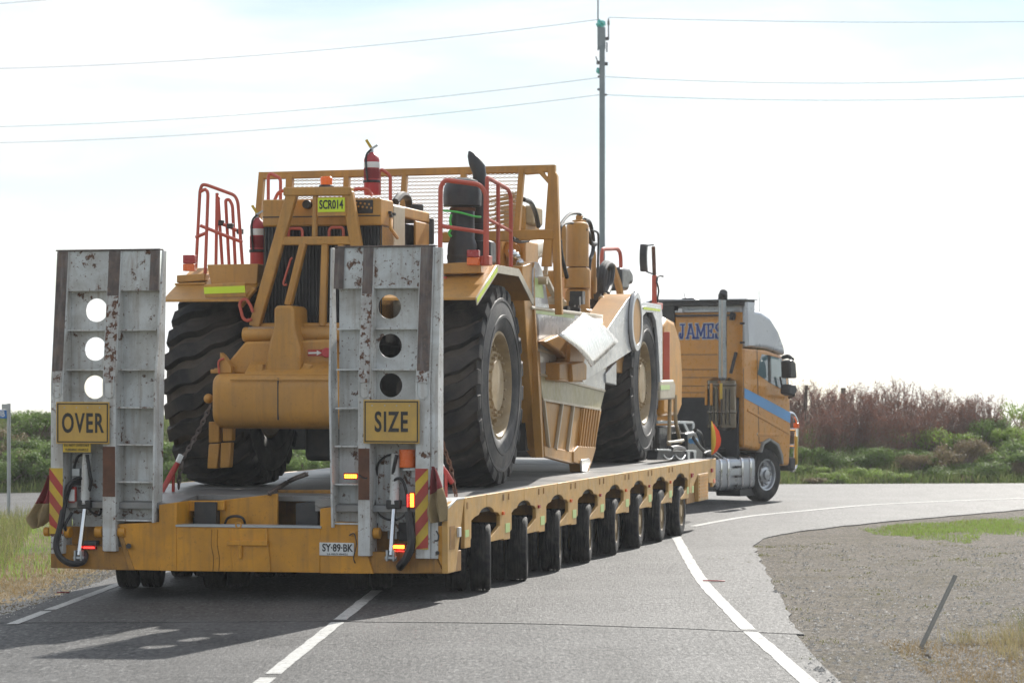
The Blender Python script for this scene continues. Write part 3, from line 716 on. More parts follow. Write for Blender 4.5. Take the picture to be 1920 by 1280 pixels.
hose(rl, [(135, 960, .0), (122, 985, -.05), (128, 1000, .0)], .016)
hose(rr_, [(742, 850, .05), (722, 856, .05), (708, 872, .1), (707, 900, .2)], .013); hose(rr_, [(744, 852, .0), (738, 880, .0), (735, 915, .08), (734, 935, .1)], .02)
hose(rr_, [(735, 925, .05), (740, 900, .0), (752, 898, .0), (760, 915, .0), (764, 945, .0), (768, 965, .0)], .015)
hose(rr_, [(700, 895, .2), (702, 940, .1), (712, 965, .05), (735, 975, .02), (752, 970, .0), (762, 960, .0)], .012)
hose(rr_, [(672, 889, -.08), (683, 896, -.09), (694, 893, .0), (704, 888, .2)], .008)
hose(trailer, [(766, 960, -.04), (770, 990, -.08), (771, 1020, -.1), (762, 1045, -.1), (752, 1058, -.06), (750, 1062, .05)], .045)
for x in (107, 125, 186, 229): 
    if x != 107: MB().cyl(T.onY(x-6, 997, .02), T.onY(x+8, 997, .02), .062, 16).build('hinge_barrel', 'trailer_yellow', trailer, .006)
for x in (706, 690, 788, 664): MB().cyl(T.onY(x-5, 999, .04), T.onY(x+7, 999, .04), .058, 16).build('hinge_barrel', 'trailer_yellow', trailer, .006)
MB().cyl(T.onY(84, 996, .0), T.onY(94, 996, .0), .05, 14).build('hinge_barrel', 'trailer_yellow', trailer, .006)
def led(name, px0, py0, px1, py1, ly, mat_, nx, nz, parent=trailer, body=None):
    a, b = T.onY(px0, py0, ly), T.onY(px1, py1, ly)
    body = body or MB().box(a.x-.012, b.x+.012, ly+.004, ly+.05, b.z-.012, a.z+.012).build(name, 'lens_red', parent, .004)
    m = MB(); sx, sz = (b.x-a.x)/nx, (a.z-b.z)/nz
    for i in range(nx):
        for k in range(nz): m.box(a.x+i*sx+.1*sx, a.x+(i+.85)*sx, ly-.004, ly+.004, b.z+k*sz+.1*sz, b.z+(k+.85)*sz)
    m.stuff('lit_segment', mat_, body); return body
b_ = led('tail_lamp', 739, 1021, 758, 1028, -.03, 'led_amber', 7, 2); led('', 739, 1031, 758, 1034, -.03, 'led_red', 7, 1, body=b_)
b_ = led('tail_lamp', 769, 924.5, 776, 950, -.05, 'led_amber', 2, 9, rr_); led('', 763, 926, 765.5, 950, -.05, 'led_red', 1, 8, rr_, body=b_)
b_ = led('side_flasher', 646, 888.5, 669, 896, .0, 'led_amber', 6, 2, rr_)
b_ = led('tail_lamp', 156, 1023.5, 177, 1028, -.02, 'led_red', 6, 1); MB().box(X(154), X(178), -.03, .06, tz(1021, 166), tz(1013, 166)).build('lamp_housing', 'dark_steel', trailer, .004)
MB().box(X(121), X(136), .02, .06, tz(945, 128), tz(912, 128)).build('round_lamp', 'hazard_red', rl, .01)
MB().box(X(123), X(134), .012, .022, tz(939, 128), tz(917, 128)).build('lamp_lens', 'plate_white', rl, .006)
MB().box(X(126), X(141), .05, .12, tz(893, 130), tz(878, 130)).build('junction_box', 'galv_steel', rl, .006)
MB().cyl(T.onY(764, 876, .06), T.onY(764, 842, .06), .085, 18).build('amber_beacon', 'lens_orange', rr_, .006)
MB().box(X(752), X(777), .0, .2, tz(882, 764), tz(877, 764)).build('beacon_bracket', 'ramp_rusty', rr_, .003)
MB().box(X(763), X(771), .1, .16, tz(895, 764), tz(882, 764)).build('junction_box', 'plate_white', rr_, .004)
MB().box(X(712), X(730), .2, .27, tz(1012, 720), tz(990, 720)).build('valve_block', 'galv_steel', trailer, .006)
MB().box(X(738), X(765), .1, .25, tz(1015, 750), tz(980, 750)).build('valve_block', 'black_paint', trailer, .006)
m = MB().cyl(T.onY(241, 1023, -.014), T.onY(241, 1023, -.06), .03, 6); m.build('bolt_head', 'dark_steel', trailer)
m = MB().cyl(T.onY(820, 1036, -.015), T.onY(820, 1036, -.05), .022, 6); m.build('bolt_head', 'dark_steel', trailer)
hose(trailer, [(818, 995, -.03), (822, 1003, -.05), (821, 1012, -.05), (815, 1013, -.04)], .008, 'dark_steel', 'safety_hook')
hose(trailer, [(655, 1003, -.02), (664, 1000, -.05), (668, 1020, -.05), (663, 1045, -.04), (666, 1055, -.02)], .006, 'hose_rubber', 'plate_cable')

# ------------------------------------------------------------------ motor scraper on the deck
S = Frame(-.097, 30.3, 13.2, DECK)
SW = 3.70                       # across the tyres; x = 0 is the right-hand sidewalls
scraper = thing('motor_scraper', 'large tan motor scraper with four huge tyres carried on the trailer deck', 'scraper', S)
def sb(name, pts, y0, y1, mat_='cat_yellow', parent=scraper, bevel=.01):     # outline seen from behind, given on plane y0
    return MB().prism(S.xz(pts, y0), 'y', y0, y1).build(name, mat_, parent, bevel)
def ss(name, pts, x0, x1, mat_='cat_yellow', parent=scraper, bevel=.01):     # outline seen from the side, given on plane x0
    return MB().prism(S.yz(pts, x0), 'x', x1, x0).build(name, mat_, parent, bevel)
def rail(name, pts, ly=None, lx=None, r=.024, rad=.12, parent=scraper, mat_='red_rail', closed=False):
    P = [S.onY(*p, ly) if ly is not None else S.onX(*p, lx) for p in pts]
    return MB().tube(round_path(P, rad, 4, closed), r, 8, closed=closed).build(name, mat_, parent)
# ---- tyres
def big_tyre():
    R, hw, N = 1.17, .44, 24
    nw = 20; rows = [(0, 0), (.06, 1), (.60, 1), (.67, 0)]
    m = MB(); vs = []
    for k in range(N):
        for ph, hi in rows:
            for j in range(nw+1):
                v = -1+2*j/nw
                sk = -(.55*v+.30*max(0, v)+.07*sin(2.6*pi*v))
                a = 2*pi*(k+ph+sk)/N
                crown = R-.045*abs(v)**3
                r = crown if hi else crown-.085*(1 if abs(v) < .97 else .6)
                x = v*(hw+(.02 if hi else -.005))
                vs.append((x, r*cos(a), r*sin(a)))
    nr = N*4; fs = [(i*(nw+1)+j, ((i+1) % nr)*(nw+1)+j, ((i+1) % nr)*(nw+1)+j+1, i*(nw+1)+j+1) for i in range(nr) for j in range(nw)]
    m._add(vs, fs)
    # shoulder: lug ends run down on to the sidewall
    for sgn, j in ((-1, 0), (1, nw)):
        base = len(m.v); ring = []
        for i in range(nr):
            x, y, z = vs[i*(nw+1)+j]; L_ = math.hypot(y, z); hi = rows[i % 4][1]
            f = (1.045 if hi else 1.035)/L_
            ring.append((sgn*(hw+(.035 if hi else .012)), y*f, z*f))
            
        low = [(sgn*(hw+.02), q[1]*.97/math.hypot(q[1], q[2]), q[2]*.97/math.hypot(q[1], q[2])) for q in ring]
        m.v += ring+low
        for i in range(nr):
            k2 = (i+1) % nr
            m.f += [[i*(nw+1)+j, k2*(nw+1)+j, base+k2, base+i], [base+i, base+k2, base+nr+k2, base+nr+i]]; m.mi += [0, 0]
    for i in range(nr):
        if i % 4 == 3:
            for j in range(nw): m.mi[i*nw+j] = 1
    tread = m.mesh('tyre', ['scraper_rubber', 'dusty_groove'], 30)
    sw = MB()
    for sgn in (-1, 1):
        sw.lathe([(1.0, sgn*(hw+.005)), (.985, sgn*(hw+.032)), (.955, sgn*(hw+.034)), (.945, sgn*(hw+.026)), (.86, sgn*(hw+.045)), (.80, sgn*(hw+.050)), (.795, sgn*(hw+.058)), (.765, sgn*(hw+.058)), (.76, sgn*(hw+.048)), (.68, sgn*(hw+.035)), (.625, sgn*(hw+.005)), (.60, sgn*(hw-.03))], (0, 0, 0), 'x', 72, caps=False)
    rim = MB()
    for sgn in (-1, 1):
        rim.lathe([(.61, sgn*(hw-.03)), (.615, sgn*(hw-.002)), (.585, sgn*(hw+.004)), (.565, sgn*(hw-.03)), (.54, sgn*(hw-.12)), (.50, sgn*(hw-.14)), (.40, sgn*(hw-.12)), (.385, sgn*(hw-.06)), (.30, sgn*(hw-.045)), (.285, sgn*(hw-.02)), (0, sgn*(hw-.012))], (0, 0, 0), 'x', 48, caps=False)
    bolts = MB()
    for r, n, x, br in ((.46, 26, hw-.128, .022), (.345, 20, hw-.052, .018)):
        for k in range(n):
            a = 2*pi*(k+.3)/n
            bolts.cyl((x, r*cos(a), r*sin(a)), (x+.045, r*cos(a), r*sin(a)), br, 6)
    return tread, sw.mesh('sidewall', 'tyre_side', 30), rim.mesh('rim', 'hub_dust', 40), bolts.mesh('wheel_bolt', 'hub_dust', 40)
bt = big_tyre()
for ly, x, flip in ((0, -.485, 0), (0, -SW+.485, 1), (9.1, -.485, 0), (9.1, -SW+.485, 1)):
    w = bpy.data.objects.new('wheel', bt[0]); COL.objects.link(w); w.parent = scraper
    w.location = (x, ly, 1.155); w.rotation_euler = (random.uniform(0, .2), 0, 0)
    for n, me in zip(('sidewall', 'rim', 'wheel_bolt'), bt[1:]):
        c = bpy.data.objects.new(n, me); COL.objects.link(c); c.parent = w
        if n == 'wheel_bolt':
            c['kind'] = 'stuff'
            if flip: c.rotation_euler = (0, 0, pi)
# ---- rear: axle, frame, bumper
MB().cyl((-SW+.8, 0, 1.16), (-.8, 0, 1.16), .34, 20).build('rear_axle', 'dark_steel', scraper)
MB().cyl((-SW+.8, 9.1, 1.16), (-.8, 9.1, 1.16), .30, 20).build('front_axle', 'dark_steel', scraper)
MB().box(-2.35, -1.35, -1.1, 2.2, .78, 1.7).build('engine_frame', 'dark_steel', scraper, .03)
MB().box(-2.15, -1.55, -.7, .6, .30, .85).build('gear_case', 'dark_steel', scraper, .06)
def bumper():
    z0, z1 = S.onY(450, 797, -1.85).z, S.onY(450, 700, -1.85).z; xl = S.onY(396, 750, -1.85).x; xr = S.onY(668, 750, -1.85).x
    P = round_path([(-1.86, z0, 0), (-1.86, z1, 0), (-1.15, z1, 0), (-1.15, z0+.1, 0), (-1.5, z0-.06, 0)], .16, 5, True)
    m = MB().prism([(p.x, p.y) for p in P], 'x', xl, xr); o = m.build('bumper_tank', 'cat_yellow', scraper, .07)
    o.modifiers['bevel'].segments = 4
    for px in (521,): 
        x = S.onY(px, 750, -1.86).x
        MB().box(x-.006, x+.006, -1.864, -1.5, z0+.06, z1-.05).build('panel_seam', 'dark_steel', o)
    MB().box(xl+.22, xr-.22, -1.868, -1.855, z1-.075, z1-.06).build('panel_seam', 'cat_yellow', o, .004)
    MB().ball(S.onY(391, 747, -1.6), .055, 12, 8).build('tie_ball', 'cat_yellow', o)
    return xl, xr, z0, z1
bxl, bxr, bz0, bz1 = bumper()
for pts in ([(391, 790), (411, 792), (410, 829), (391, 830)], [(391, 832), (411, 831), (406, 878), (388, 878)], [(417, 795), (436, 795), (435, 826), (417, 827)], [(414, 830), (433, 829), (430, 876), (412, 877)]):
    sb('bumper_leg', pts, -1.62, -1.5, bevel=.012)
# sloping engine floor above the bumper
sb('engine_floor', [(459, 640), (622, 636), (640, 702), (407, 702)], -1.55, -1.0, bevel=.03)
MB().prism([(-1.80, bz1-.02), (-1.20, bz1+.34), (-1.0, bz1+.34), (-1.0, bz1-.02)], 'x', -2.5, -1.32).build('floor_slope', 'cat_yellow', scraper, .02)
MB().box(-2.55, -1.32, -1.35, -1.0, bz1+.30, bz1+.56).build('floor_riser', 'cat_yellow', scraper, .03)
# push stops: twin horns
def horn(off):
    P = S.xz([(513, 580), (517, 572.5), (546, 572.5), (550, 580), (551, 613), (562, 652), (563, 700), (494, 700), (505, 640), (513, 612)], -1.70)
    P = [(x+off, z) for x, z in P]
    return MB().prism(P, 'y', -1.70, -1.18).build('push_horn', 'cat_yellow', scraper, .03)
horn(0)
zt_ = S.onY(500, 627, -1.4).z; xl_ = S.onY(456, 627, -1.4).x
o = MB().tube([(xl_, -1.40, zt_), (-1.25, -1.40, zt_)], .083, 18).build('step_tube', 'cat_yellow', scraper, .025)
m = MB()
for k in range(22): m.ball((xl_+.08+k*.02, -1.42, zt_+.079), .007, 5, 4); m.ball((xl_+.08+k*.02, -1.45, zt_+.066), .007, 5, 4)
m.stuff('step_knurl', 'galv_steel', o)
for pts, dep in (([(381+20, 690), (412, 690), (412, 660), (419, 666), (434, 688), (434, 700), (401, 700)], .12), ([(394, 700), (404, 700), (404, 692), (394, 692)], .1)): sb('corner_bracket', pts, -1.66, -1.66+dep)
rail('grab_handle', [(411, 700), (409, 680), (412, 674), (420, 672)], ly=-1.68, r=.012, rad=.05)
m = sb('filler_cap', [(480, 700), (492, 700), (492, 683), (480, 683)], -1.72, -1.6); sb('filler_cap', [(564, 698), (580, 698), (584, 684), (570, 680)], -1.68, -1.55)
dec = MB().box(S.onY(577, 660, -1.56).x, S.onY(604, 660, -1.56).x, -1.566, -1.553, S.onY(590, 667.5, -1.56).z, S.onY(590, 655, -1.56).z).build('arrow_decal', 'hazard_red', scraper)
P = S.xz([(578, 660), (594, 659.5), (594, 656.5), (603, 661.5), (594, 666), (594, 663), (578, 663.5)], -1.57); MB().prism(P, 'y', -1.571, -1.567).build('arrow', 'plate_white', dec)
MB().cyl(S.onY(612, 661, -1.55), S.onY(612, 661, -1.7), .055, 14).build('stop_button', 'red_gloss', scraper, .01)
# ---- hood with the radiator
hx0, hx1 = S.onY(493, 400, -1.1).x, S.onY(715, 400, -1.1).x
hz1, hzg, hz0 = S.onY(600, 373, -1.1).z, S.onY(600, 424, -1.1).z, S.onY(600, 612, -1.1).z
MB().box(hx0, hx1, -1.08, -.62, hz0-.05, hzg).build('radiator_core', 'radiator_black', scraper)
m = MB()
for k in range(34):
    x = hx0+.03+k*(hx1-hx0-.06)/33; m.box(x-.008, x+.008, -1.10, -1.079, hz0, hzg-.01)
m.stuff('radiator_fin', 'black_paint', scraper)
hd = MB().box(hx0, hx1, -1.12, -.60, hzg, hz1).build('hood_cowl', 'cat_yellow', scraper, .02)
MB().box(hx0+.005, hx1-.005, -1.126, -1.118, hzg+.10, hzg+.112).build('cowl_seam', 'dark_steel', hd)
MB().box(hx0+.03, hx1-.02, -.60, 1.05, hz1-.16, hz1-.03).build('hood_top', 'cat_yellow', scraper, .02)
MB().box(hx1-.04, hx1, -1.08, -.60, hz0, hzg).build('hood_side', 'cat_yellow', scraper, .01)
MB().box(hx0, hx0+.04, -1.08, -.60, hz0, hzg).build('hood_side', 'cat_yellow', scraper, .01)
MB().box(hx1-.03, hx1+.002, -.59, -.12, hz0, hz1-.05).build('engine_door', 'pale_paint', scraper, .012)
MB().box(hx1-.03, hx1-.0, .35, .95, hz0, hz1-.17).build('engine_door', 'cat_yellow', scraper, .012)
MB().box(hx0+.1, hx1-.1, -.6, 1.0, hz0-.2, hz1-.2).build('engine_block', 'dark_steel', scraper, .03)
MB().tube(smooth_path([S.onX(745, 446, hx1+.05), S.onX(738, 436, hx1+.09), S.onX(733, 428, hx1+.09), S.onX(733, 412, hx1+.05)]), .02, 6).build('door_handle', 'cat_yellow', scraper)
m = MB()
for x, y in ((728, 396), (735, 399), (730, 402)): m.box(hx1, hx1+.03, S.onX(x, y, hx1).y, S.onX(x, y, hx1).y+.06, S.onX(x, y, hx1).z-.03, S.onX(x, y, hx1).z)
m.build_each('hinge', 'dark_steel', scraper)
MB().cyl(S.onX(797, 410, hx1-.2), S.onX(797, 458, hx1-.2), .11, 18).build('breather_can', 'black_paint', scraper, .01)
MB().box(*sorted((S.onY(660, 390, -1.13).x, S.onY(699, 390, -1.13).x)), -1.135, -1.115, S.onY(680, 400, -1.13).z, S.onY(680, 375, -1.13).z).build('grille_box', 'black_paint', scraper, .008)
m = MB()
for k in range(8):
    q = S.onY(668+k*4, 380+(k*7 % 13), -1.137); m.cyl(q, q+Vector((0, .01, 0)), .012, 8)
m.stuff('grille_hole', 'cat_yellow', scraper)
q = S.onY(574, 383, -1.2); MB().cyl(q, q+Vector((0, .12, 0)), .05, 14).build('work_lamp', 'black_paint', scraper, .01)
# ---- A-shaped guard in front of the radiator
def gbar(name, p, q, w, d=.10, ly=-1.34, mat_='cat_yellow'):
    a, b = S.onY(*p, ly), S.onY(*q, ly); return MB().bar(a, b, w, d, up=(0, 1, 0)).build(name, mat_, scraper, .014)
gbar('guard_leg', (549, 362), (478, 612), .125); gbar('guard_leg', (652, 360), (694, 612), .125)
gbar('guard_bar', (534, 360), (661, 359), .095, .13); gbar('guard_bar', (528, 452), (673, 451), .095, .09)
gbar('guard_post', (592, 366), (590, 447), .055, .07); gbar('guard_post', (568, 456), (539, 572), .065, .08, -1.36); gbar('guard_post', (573, 456), (545, 572), .03, .1, -1.37); gbar('guard_post', (610, 456), (605, 612), .075, .08)
gbar('guard_post', (640, 456), (655, 612), .07, .08)
gbar('guard_post', (478, 540), (450, 575), .05, .1)
bk = MB().box(*sorted((S.onY(594, 385, -1.42).x, S.onY(648, 385, -1.42).x)), -1.41, -1.39, S.onY(620, 405, -1.42).z, S.onY(620, 369, -1.42).z).build('number_backing', 'cat_yellow', scraper, .004)
MB().box(*sorted((S.onY(596, 385, -1.42).x, S.onY(646, 385, -1.42).x)), -1.42, -1.411, S.onY(620, 397.5, -1.42).z, S.onY(620, 371, -1.42).z).build('fleet_number', 'lime_tape', bk)
q = S.onY(621, 384.3, -1.423); text('fleet_lettering', 'SCR014', .135, 'sign_black', bk, q, .62, .003)
for pts in ([(541, 446), (541, 433), (544, 428.5), (564, 428.5), (567, 433), (567, 445)], [(617, 445), (617, 432), (621, 426.5), (641, 426.5), (644, 431), (644, 443)]): rail('grab_handle', pts, ly=-1.30, r=.017, rad=.05)
rail('grab_handle', [(548, 483), (545, 486), (531, 531), (533, 535), (538, 533)], ly=-1.40, r=.012, rad=.04)
rail('grab_handle', [(472, 598), (463, 602), (455, 596), (449, 570), (453, 562), (462, 560), (470, 573), (474, 585)], ly=-1.42, r=.018, rad=.06)
bc = S.onY(612, 352, -.95)
MB().lathe([(.085, 0), (.085, .02), (.07, .03)], bc, 'z', 20).build('beacon_base', 'dark_steel', scraper)
MB().lathe([(.065, .03), (.068, .11), (.055, .125), (.0, .128)], bc, 'z', 20, caps=False).build('beacon', 'beacon_orange', scraper)
for pts, ly in (([(503, 375), (503, 330), (507, 325), (523, 333), (526, 338), (526, 375)], -.2), ([(515, 375), (521, 362), (528, 358), (537, 357)], -.9), ([(660, 357), (668, 354), (690, 355), (698, 367)], -.9)): rail('grab_handle', pts, ly=ly, r=.02, rad=.08)
rail('extinguisher_rail', [(711, 366), (711, 322), (716, 318), (728, 326), (732, 332), (732, 376)], ly=-.55, r=.02, rad=.06)
hs = [S.onX(x, y, hx1-.25) for x, y in ((741, 379), (748, 370), (755, 366), (764, 371), (767, 385))]; MB().tube(smooth_path(hs), .045, 8).build('intake_hose', 'hose_rubber', scraper)
MB().cyl(S.onX(777, 384, hx1-.3), S.onX(777, 396, hx1-.3), .11, 16).build('breather_can', 'black_paint', scraper, .01)
# ---- fenders
fz = S.onX(932, 496, .03).z
def fender(x0, x1):
    P = [(-1.42, 2.11), (-.46, 2.50), (.60, 2.50), (1.38, 2.18)]
    pr_ = P+[(y, z-.03) for y, z in P[::-1]]
    return MB().prism(pr_, 'x', x0, x1).build('fender', 'cat_yellow', scraper, .006)
fr = fender(-1.02, .03)
for a, b in (((-1.42, 2.11), (-.46, 2.50)), ((-.46, 2.50), (.60, 2.50)), ((.60, 2.50), (1.38, 2.18))):
    MB().bar((.036, a[0], a[1]-.045), (.036, b[0], b[1]-.045), .012, .09, up=(0, 0, 1)).build('fender_lip', 'pale_paint', fr, .002)
MB().bar((.0435, -1.41, 2.075), (.0435, -.47, 2.455), .002, .05).build('reflector_tape', 'lime_tape', fr)
fl = fender(S.onY(306, 556, -1.4).x, S.onY(462, 556, -1.4).x)
sb('fender_step', [(331, 516), (384, 513), (384, 526), (331, 530)], -.95, -.5, parent=fl); sb('fender_step', [(327, 531), (384, 529), (384, 534), (327, 535)], -1.0, -.5, parent=fl)
sb('fender_step', [(829, 494), (902, 490), (902, 512), (829, 514)], -.85, -.3, parent=fr)
sb('battery_box', [(388, 496), (484, 494.5), (482, 533), (396, 533)], -1.0, -.2, parent=fl); sb('fender_edge', [(382, 533), (459, 529), (461, 556), (384, 558)], -1.44, -1.415, parent=fl)
MB().prism(S.xz([(382, 538.5), (458.5, 535.5), (460, 548.5), (383, 551)], -1.45), 'y', -1.452, -1.442).build('reflector_tape', 'lime_tape', fl)
def tail(px0, px1, py0, pm, py1, ly, par):
    a = sb('tail_lamp', [(px0, py0), (px1, py0), (px1, pm), (px0, pm)], ly, ly+.09, 'lens_red', par, .008)
    sb('tail_lamp', [(px0, pm+.5), (px1, pm+.5), (px1, py1), (px0, py1)], ly, ly+.09, 'lens_orange', par, .008)
tail(342.5, 364, 478, 494, 508, -.9, fl); tail(875, 897, 468.5, 482, 497, -.95, fr)
# ---- red rails and ladder on the left fender
LX = S.onY(372, 500, -.8).x
for pts, ly in (([(367, 508), (375, 357), (379, 346), (388, 347), (440, 366), (446, 378), (456, 516)], -.2), ([(384, 533), (390, 362), (386, 354), (375, 360)], -.8), ([(404.5, 516), (407, 362)], -.1), ([(418, 516), (409, 372), (412, 369)], .0), ([(430.5, 516), (423, 375), (430, 374), (436, 385), (442, 516)], .1), ([(376, 423), (410, 437), (454, 454)], -.25), ([(367, 445), (388, 436)], -.5), ([(409, 418), (428, 424), (452, 436)], .0)):
    rail('handrail', pts, ly=ly, r=.02, rad=.07)
m = MB()
for x, y in ((414, 418), (432, 424), (450, 434)): q = S.onY(x, y, .0); m.box(q.x-.035, q.x+.035, q.y-.03, q.y+.03, q.z-.03, q.z+.03)
m.build_each('rail_clamp', 'dark_steel', scraper, .006)
# ---- right-hand rails, air cleaner, exhaust
rail('handrail', [(825, 534), (826, 350), (834, 337.5), (900, 346), (911, 362), (910, 496)], ly=-.85, r=.027)
rail('handrail', [(829, 424), (909, 436)], ly=-.85, r=.022)
rail('handrail', [(913, 492), (913, 336), (914, 333), (953, 355), (958, 368), (958, 500)], lx=-.12, r=.024, rad=.08); rail('handrail', [(934, 345), (934, 496)], lx=-.12, r=.024); rail('handrail', [(913, 410), (958, 434)], lx=-.12, r=.02)
sb('rail_foot', [(822, 517), (838, 519), (838, 535), (822, 536)], -.86, -.8, 'red_rail'); sb('rail_foot', [(900, 480), (917, 479), (917, 497), (900, 498)], -.86, -.7, 'red_rail')
AC = S.onY(867, 490, -.25); ACX, ACY = AC.x, AC.y; zz = lambda py: S.onY(867, py, -.25).z
ac = MB().lathe([(.17, zz(494)), (.17, zz(470)), (.165, zz(458)), (.14, zz(448)), (.135, zz(400)), (.13, zz(396))], (ACX, ACY, 0), 'z', 28); ac = ac.build('air_cleaner', 'black_paint', scraper)
MB().lathe([(.13, zz(398)), (.12, zz(388)), (.215, zz(386.5)), (.218, zz(365)), (.205, zz(350)), (.17, zz(339)), (.10, zz(334.5)), (0, zz(333.5))], (ACX, ACY, 0), 'z', 32, caps=False).build('pre_cleaner', 'black_paint', ac)
MB().lathe([(.145, zz(396)), (.147, zz(393)), (.145, zz(390))], (ACX, ACY, 0), 'z', 24, caps=False).build('clamp_band', 'rust_steel', ac)
m = MB().lathe([(.175, zz(486)), (.176, zz(484)), (.176, zz(480)), (.175, zz(478))], (ACX, ACY, 0), 'z', 24, caps=False); m.build('clamp_band', 'dark_steel', ac)
MB().box(ACX-.03, ACX+.3, ACY+.1, ACY+.4, zz(494), zz(450)).build('air_duct', 'black_paint', ac, .03)
st = MB().tube([(ACX+.21*cos(t), ACY+.21*sin(t)-.02, zz(401)+.006*sin(3*t)-.04*(cos(t))) for t in [2*pi*k/28 for k in range(28)]], .012, 6, closed=True).build('lashing_strap', 'lime_strap', scraper)
P = [S.onY(846, 402, -.4), S.onY(844, 415, -.4), S.onY(846, 428, -.4), S.onY(842, 437, -.4), S.onY(846, 444, -.4)]; MB().tube(smooth_path(P), [.016]*25 if len(smooth_path(P)) == 25 else .016, 6).build('strap_tail', 'lime_strap', st)
ex = [S.onY(899, 492, .15), S.onY(899, 326, .15), S.onY(897, 316, .15), S.onY(890, 303, .15), S.onY(883, 290, .15), S.onY(879.5, 284, .15)]
MB().tube(ex, [.078, .078, .085, .075, .045, .012], 18).build('exhaust_stack', 'black_paint', scraper)
MB().cyl(S.onY(899, 470, .15), S.onY(899, 420, .15), .095, 16).build('exhaust_shroud', 'black_paint', scraper, .01)
MB().cyl(S.onY(887, 470, .0), S.onY(887, 394, .0), .016, 8).build('chrome_pipe', 'chrome', scraper)
# ---- mesh guard across the machine
GY = 2.02
def g2(px, py): return S.onY(px, py, GY)
gd = MB().bar(g2(487, 330), g2(1041, 316), .09, .09, up=(0, 1, 0)).build('guard_frame', 'cat_yellow', scraper, .01)
for pts in ([(487, 323), (497, 323), (482, 520), (470, 520)], [(538, 330), (550, 330), (545, 440), (533, 440)], [(646, 329), (656, 329), (652, 440), (641, 440)], [(755, 325), (764, 325), (758, 440), (748, 440)], [(865, 321), (875, 321), (870, 450), (860, 450)], [(974, 316), (984, 316), (974, 440), (964, 440)],
            [(1027, 312), (1042, 309), (1041, 400), (1034, 500), (1016, 500), (1022, 440), (1029, 340)], [(1041.5, 322), (1046, 330), (1055, 590), (1042, 590), (1037, 460)], [(985, 319), (1015, 317), (1029, 333), (1029, 345), (1012, 326), (985, 328)]):
    MB().prism(S.xz(pts, GY), 'y', GY-.05, GY+.05).build('guard_post', 'cat_yellow', gd, .008)
MB().prism(S.xz([(830, 436), (1040, 430), (1040, 449), (830, 455)], GY), 'y', GY-.06, GY+.06).build('guard_bar', 'cat_yellow', gd, .008)
def mesh_panel(px0, px1, pt, pb):
    a, b = g2(px0, pb), g2(px1, pt); m = MB(); W, H = b.x-a.x, b.z-a.z
    nx, nz = max(6, int(W/.055)), int(H/.042)
    for k in range(nz+1):
        z = a.z+H*k/nz
        for s in (1, -1):
            P = [(a.x+W*i/nx, GY, z+s*.0105*(1 if i % 2 else -1)) for i in range(nx+1)]
            m._add([(x, y, zq+d) for x, y, zq in P for d in (-.0035, .0035)], [(2*i, 2*i+2, 2*i+3, 2*i+1) for i in range(nx)])
    o = m.build('expanded_mesh', 'cat_yellow', gd, smooth=0); o['kind'] = 'stuff'
    sm = o.modifiers.new('thickness', 'SOLIDIFY'); sm.thickness = .006
for a, b in ((550, 645), (657, 754), (765, 864), (876, 973)): mesh_panel(a, b, 331 if a < 700 else 326, 436)
# prop struts from the guard down to the bowl
for p, q in (((1033, 318), (1023, 515)), ((1043, 340), (1046, 570))):
    MB().bar(S.onX(*p, -.05), S.onX(*q, -.05), .05, .05).build('guard_prop', 'pale_paint', scraper, .006)
MB().bar(S.onX(1030, 464, -.05), S.onX(1046, 505, -.05), .05, .05).build('guard_prop', 'pale_paint', scraper, .006); MB().bar(S.onX(1023, 520, -.05), S.onX(1043, 562, -.05), .06, .05).build('guard_prop', 'pale_paint', scraper, .006)
for p in ((1026, 526), (1047, 563)): q = S.onX(*p, .0); MB().cyl(q, q-Vector((.12, 0, 0)), .05, 12).build('prop_pin', 'pale_paint', scraper)
# ---- bowl
BX = -.12
ss('bowl_flange', [(979, 500), (1003, 490), (1012, 640), (1020, 858), (1006, 840), (988, 640)], BX-.0, BX-.16, 'cat_yellow')
MB().prism([(q[0], q[1]) for q in S.xz([(980, 498), (1001, 492), (1002, 560), (1018, 856), (1004, 858), (986, 640)], 2.05)], 'y', 2.03, 2.10).build('bowl_flange', 'cat_yellow', scraper, .006)
ss('bowl_ear', [(1000, 578), (999, 512), (1001, 497), (1005, 491), (1010, 492), (1017, 506), (1023, 534), (1030, 578)], BX+.012, BX-.04, 'white_paint')
ss('reflector_tape', [(1003, 520), (1016, 524), (1020, 559), (1003, 557)], BX+.016, BX+.0135, 'pale_lime')
top = [(1000, 578), (1131, 593), (1130, 600), (1000, 585)]
ss('bowl_panel', [(1000, 580), (1130, 595), (1136, 690), (1008, 655)], BX, BX-.06, 'white_paint')
ss('bowl_rim', [(999, 574), (1131, 590), (1131, 596), (999, 579.5)], BX+.03, BX-.25, 'pale_paint')
ss('reflector_tape', [(1001, 580.5), (1078, 589), (1077, 597), (1001, 587)], BX+.006, BX+.001, 'pale_lime')
ss('bowl_panel', [(1008, 656), (1136, 691), (1134, 733), (1013, 702)], BX-.004, BX-.06, 'white_paint')
ss('bowl_panel', [(1013, 703), (1134, 734), (1126, 768), (1018, 749)], BX-.008, BX-.06, 'olive_panel')
ss('bowl_panel', [(1018, 750), (1126, 769), (1108, 868), (1022, 838)], BX-.025, BX-.10, 'cat_yellow')
ss('bowl_sill', [(1021, 836), (1076, 846), (1076, 869), (1022, 855)], BX+.0, BX-.10, 'cat_yellow')
for a, b in (((1008, 655), (1136, 690)), ((1013, 701.5), (1134, 732.5)), ((1018, 748.5), (1126, 767.5))):
    MB().bar(S.onX(*a, BX+.008), S.onX(*b, BX+.008), .02, .03).build('panel_bead', 'pale_paint', scraper, .003)
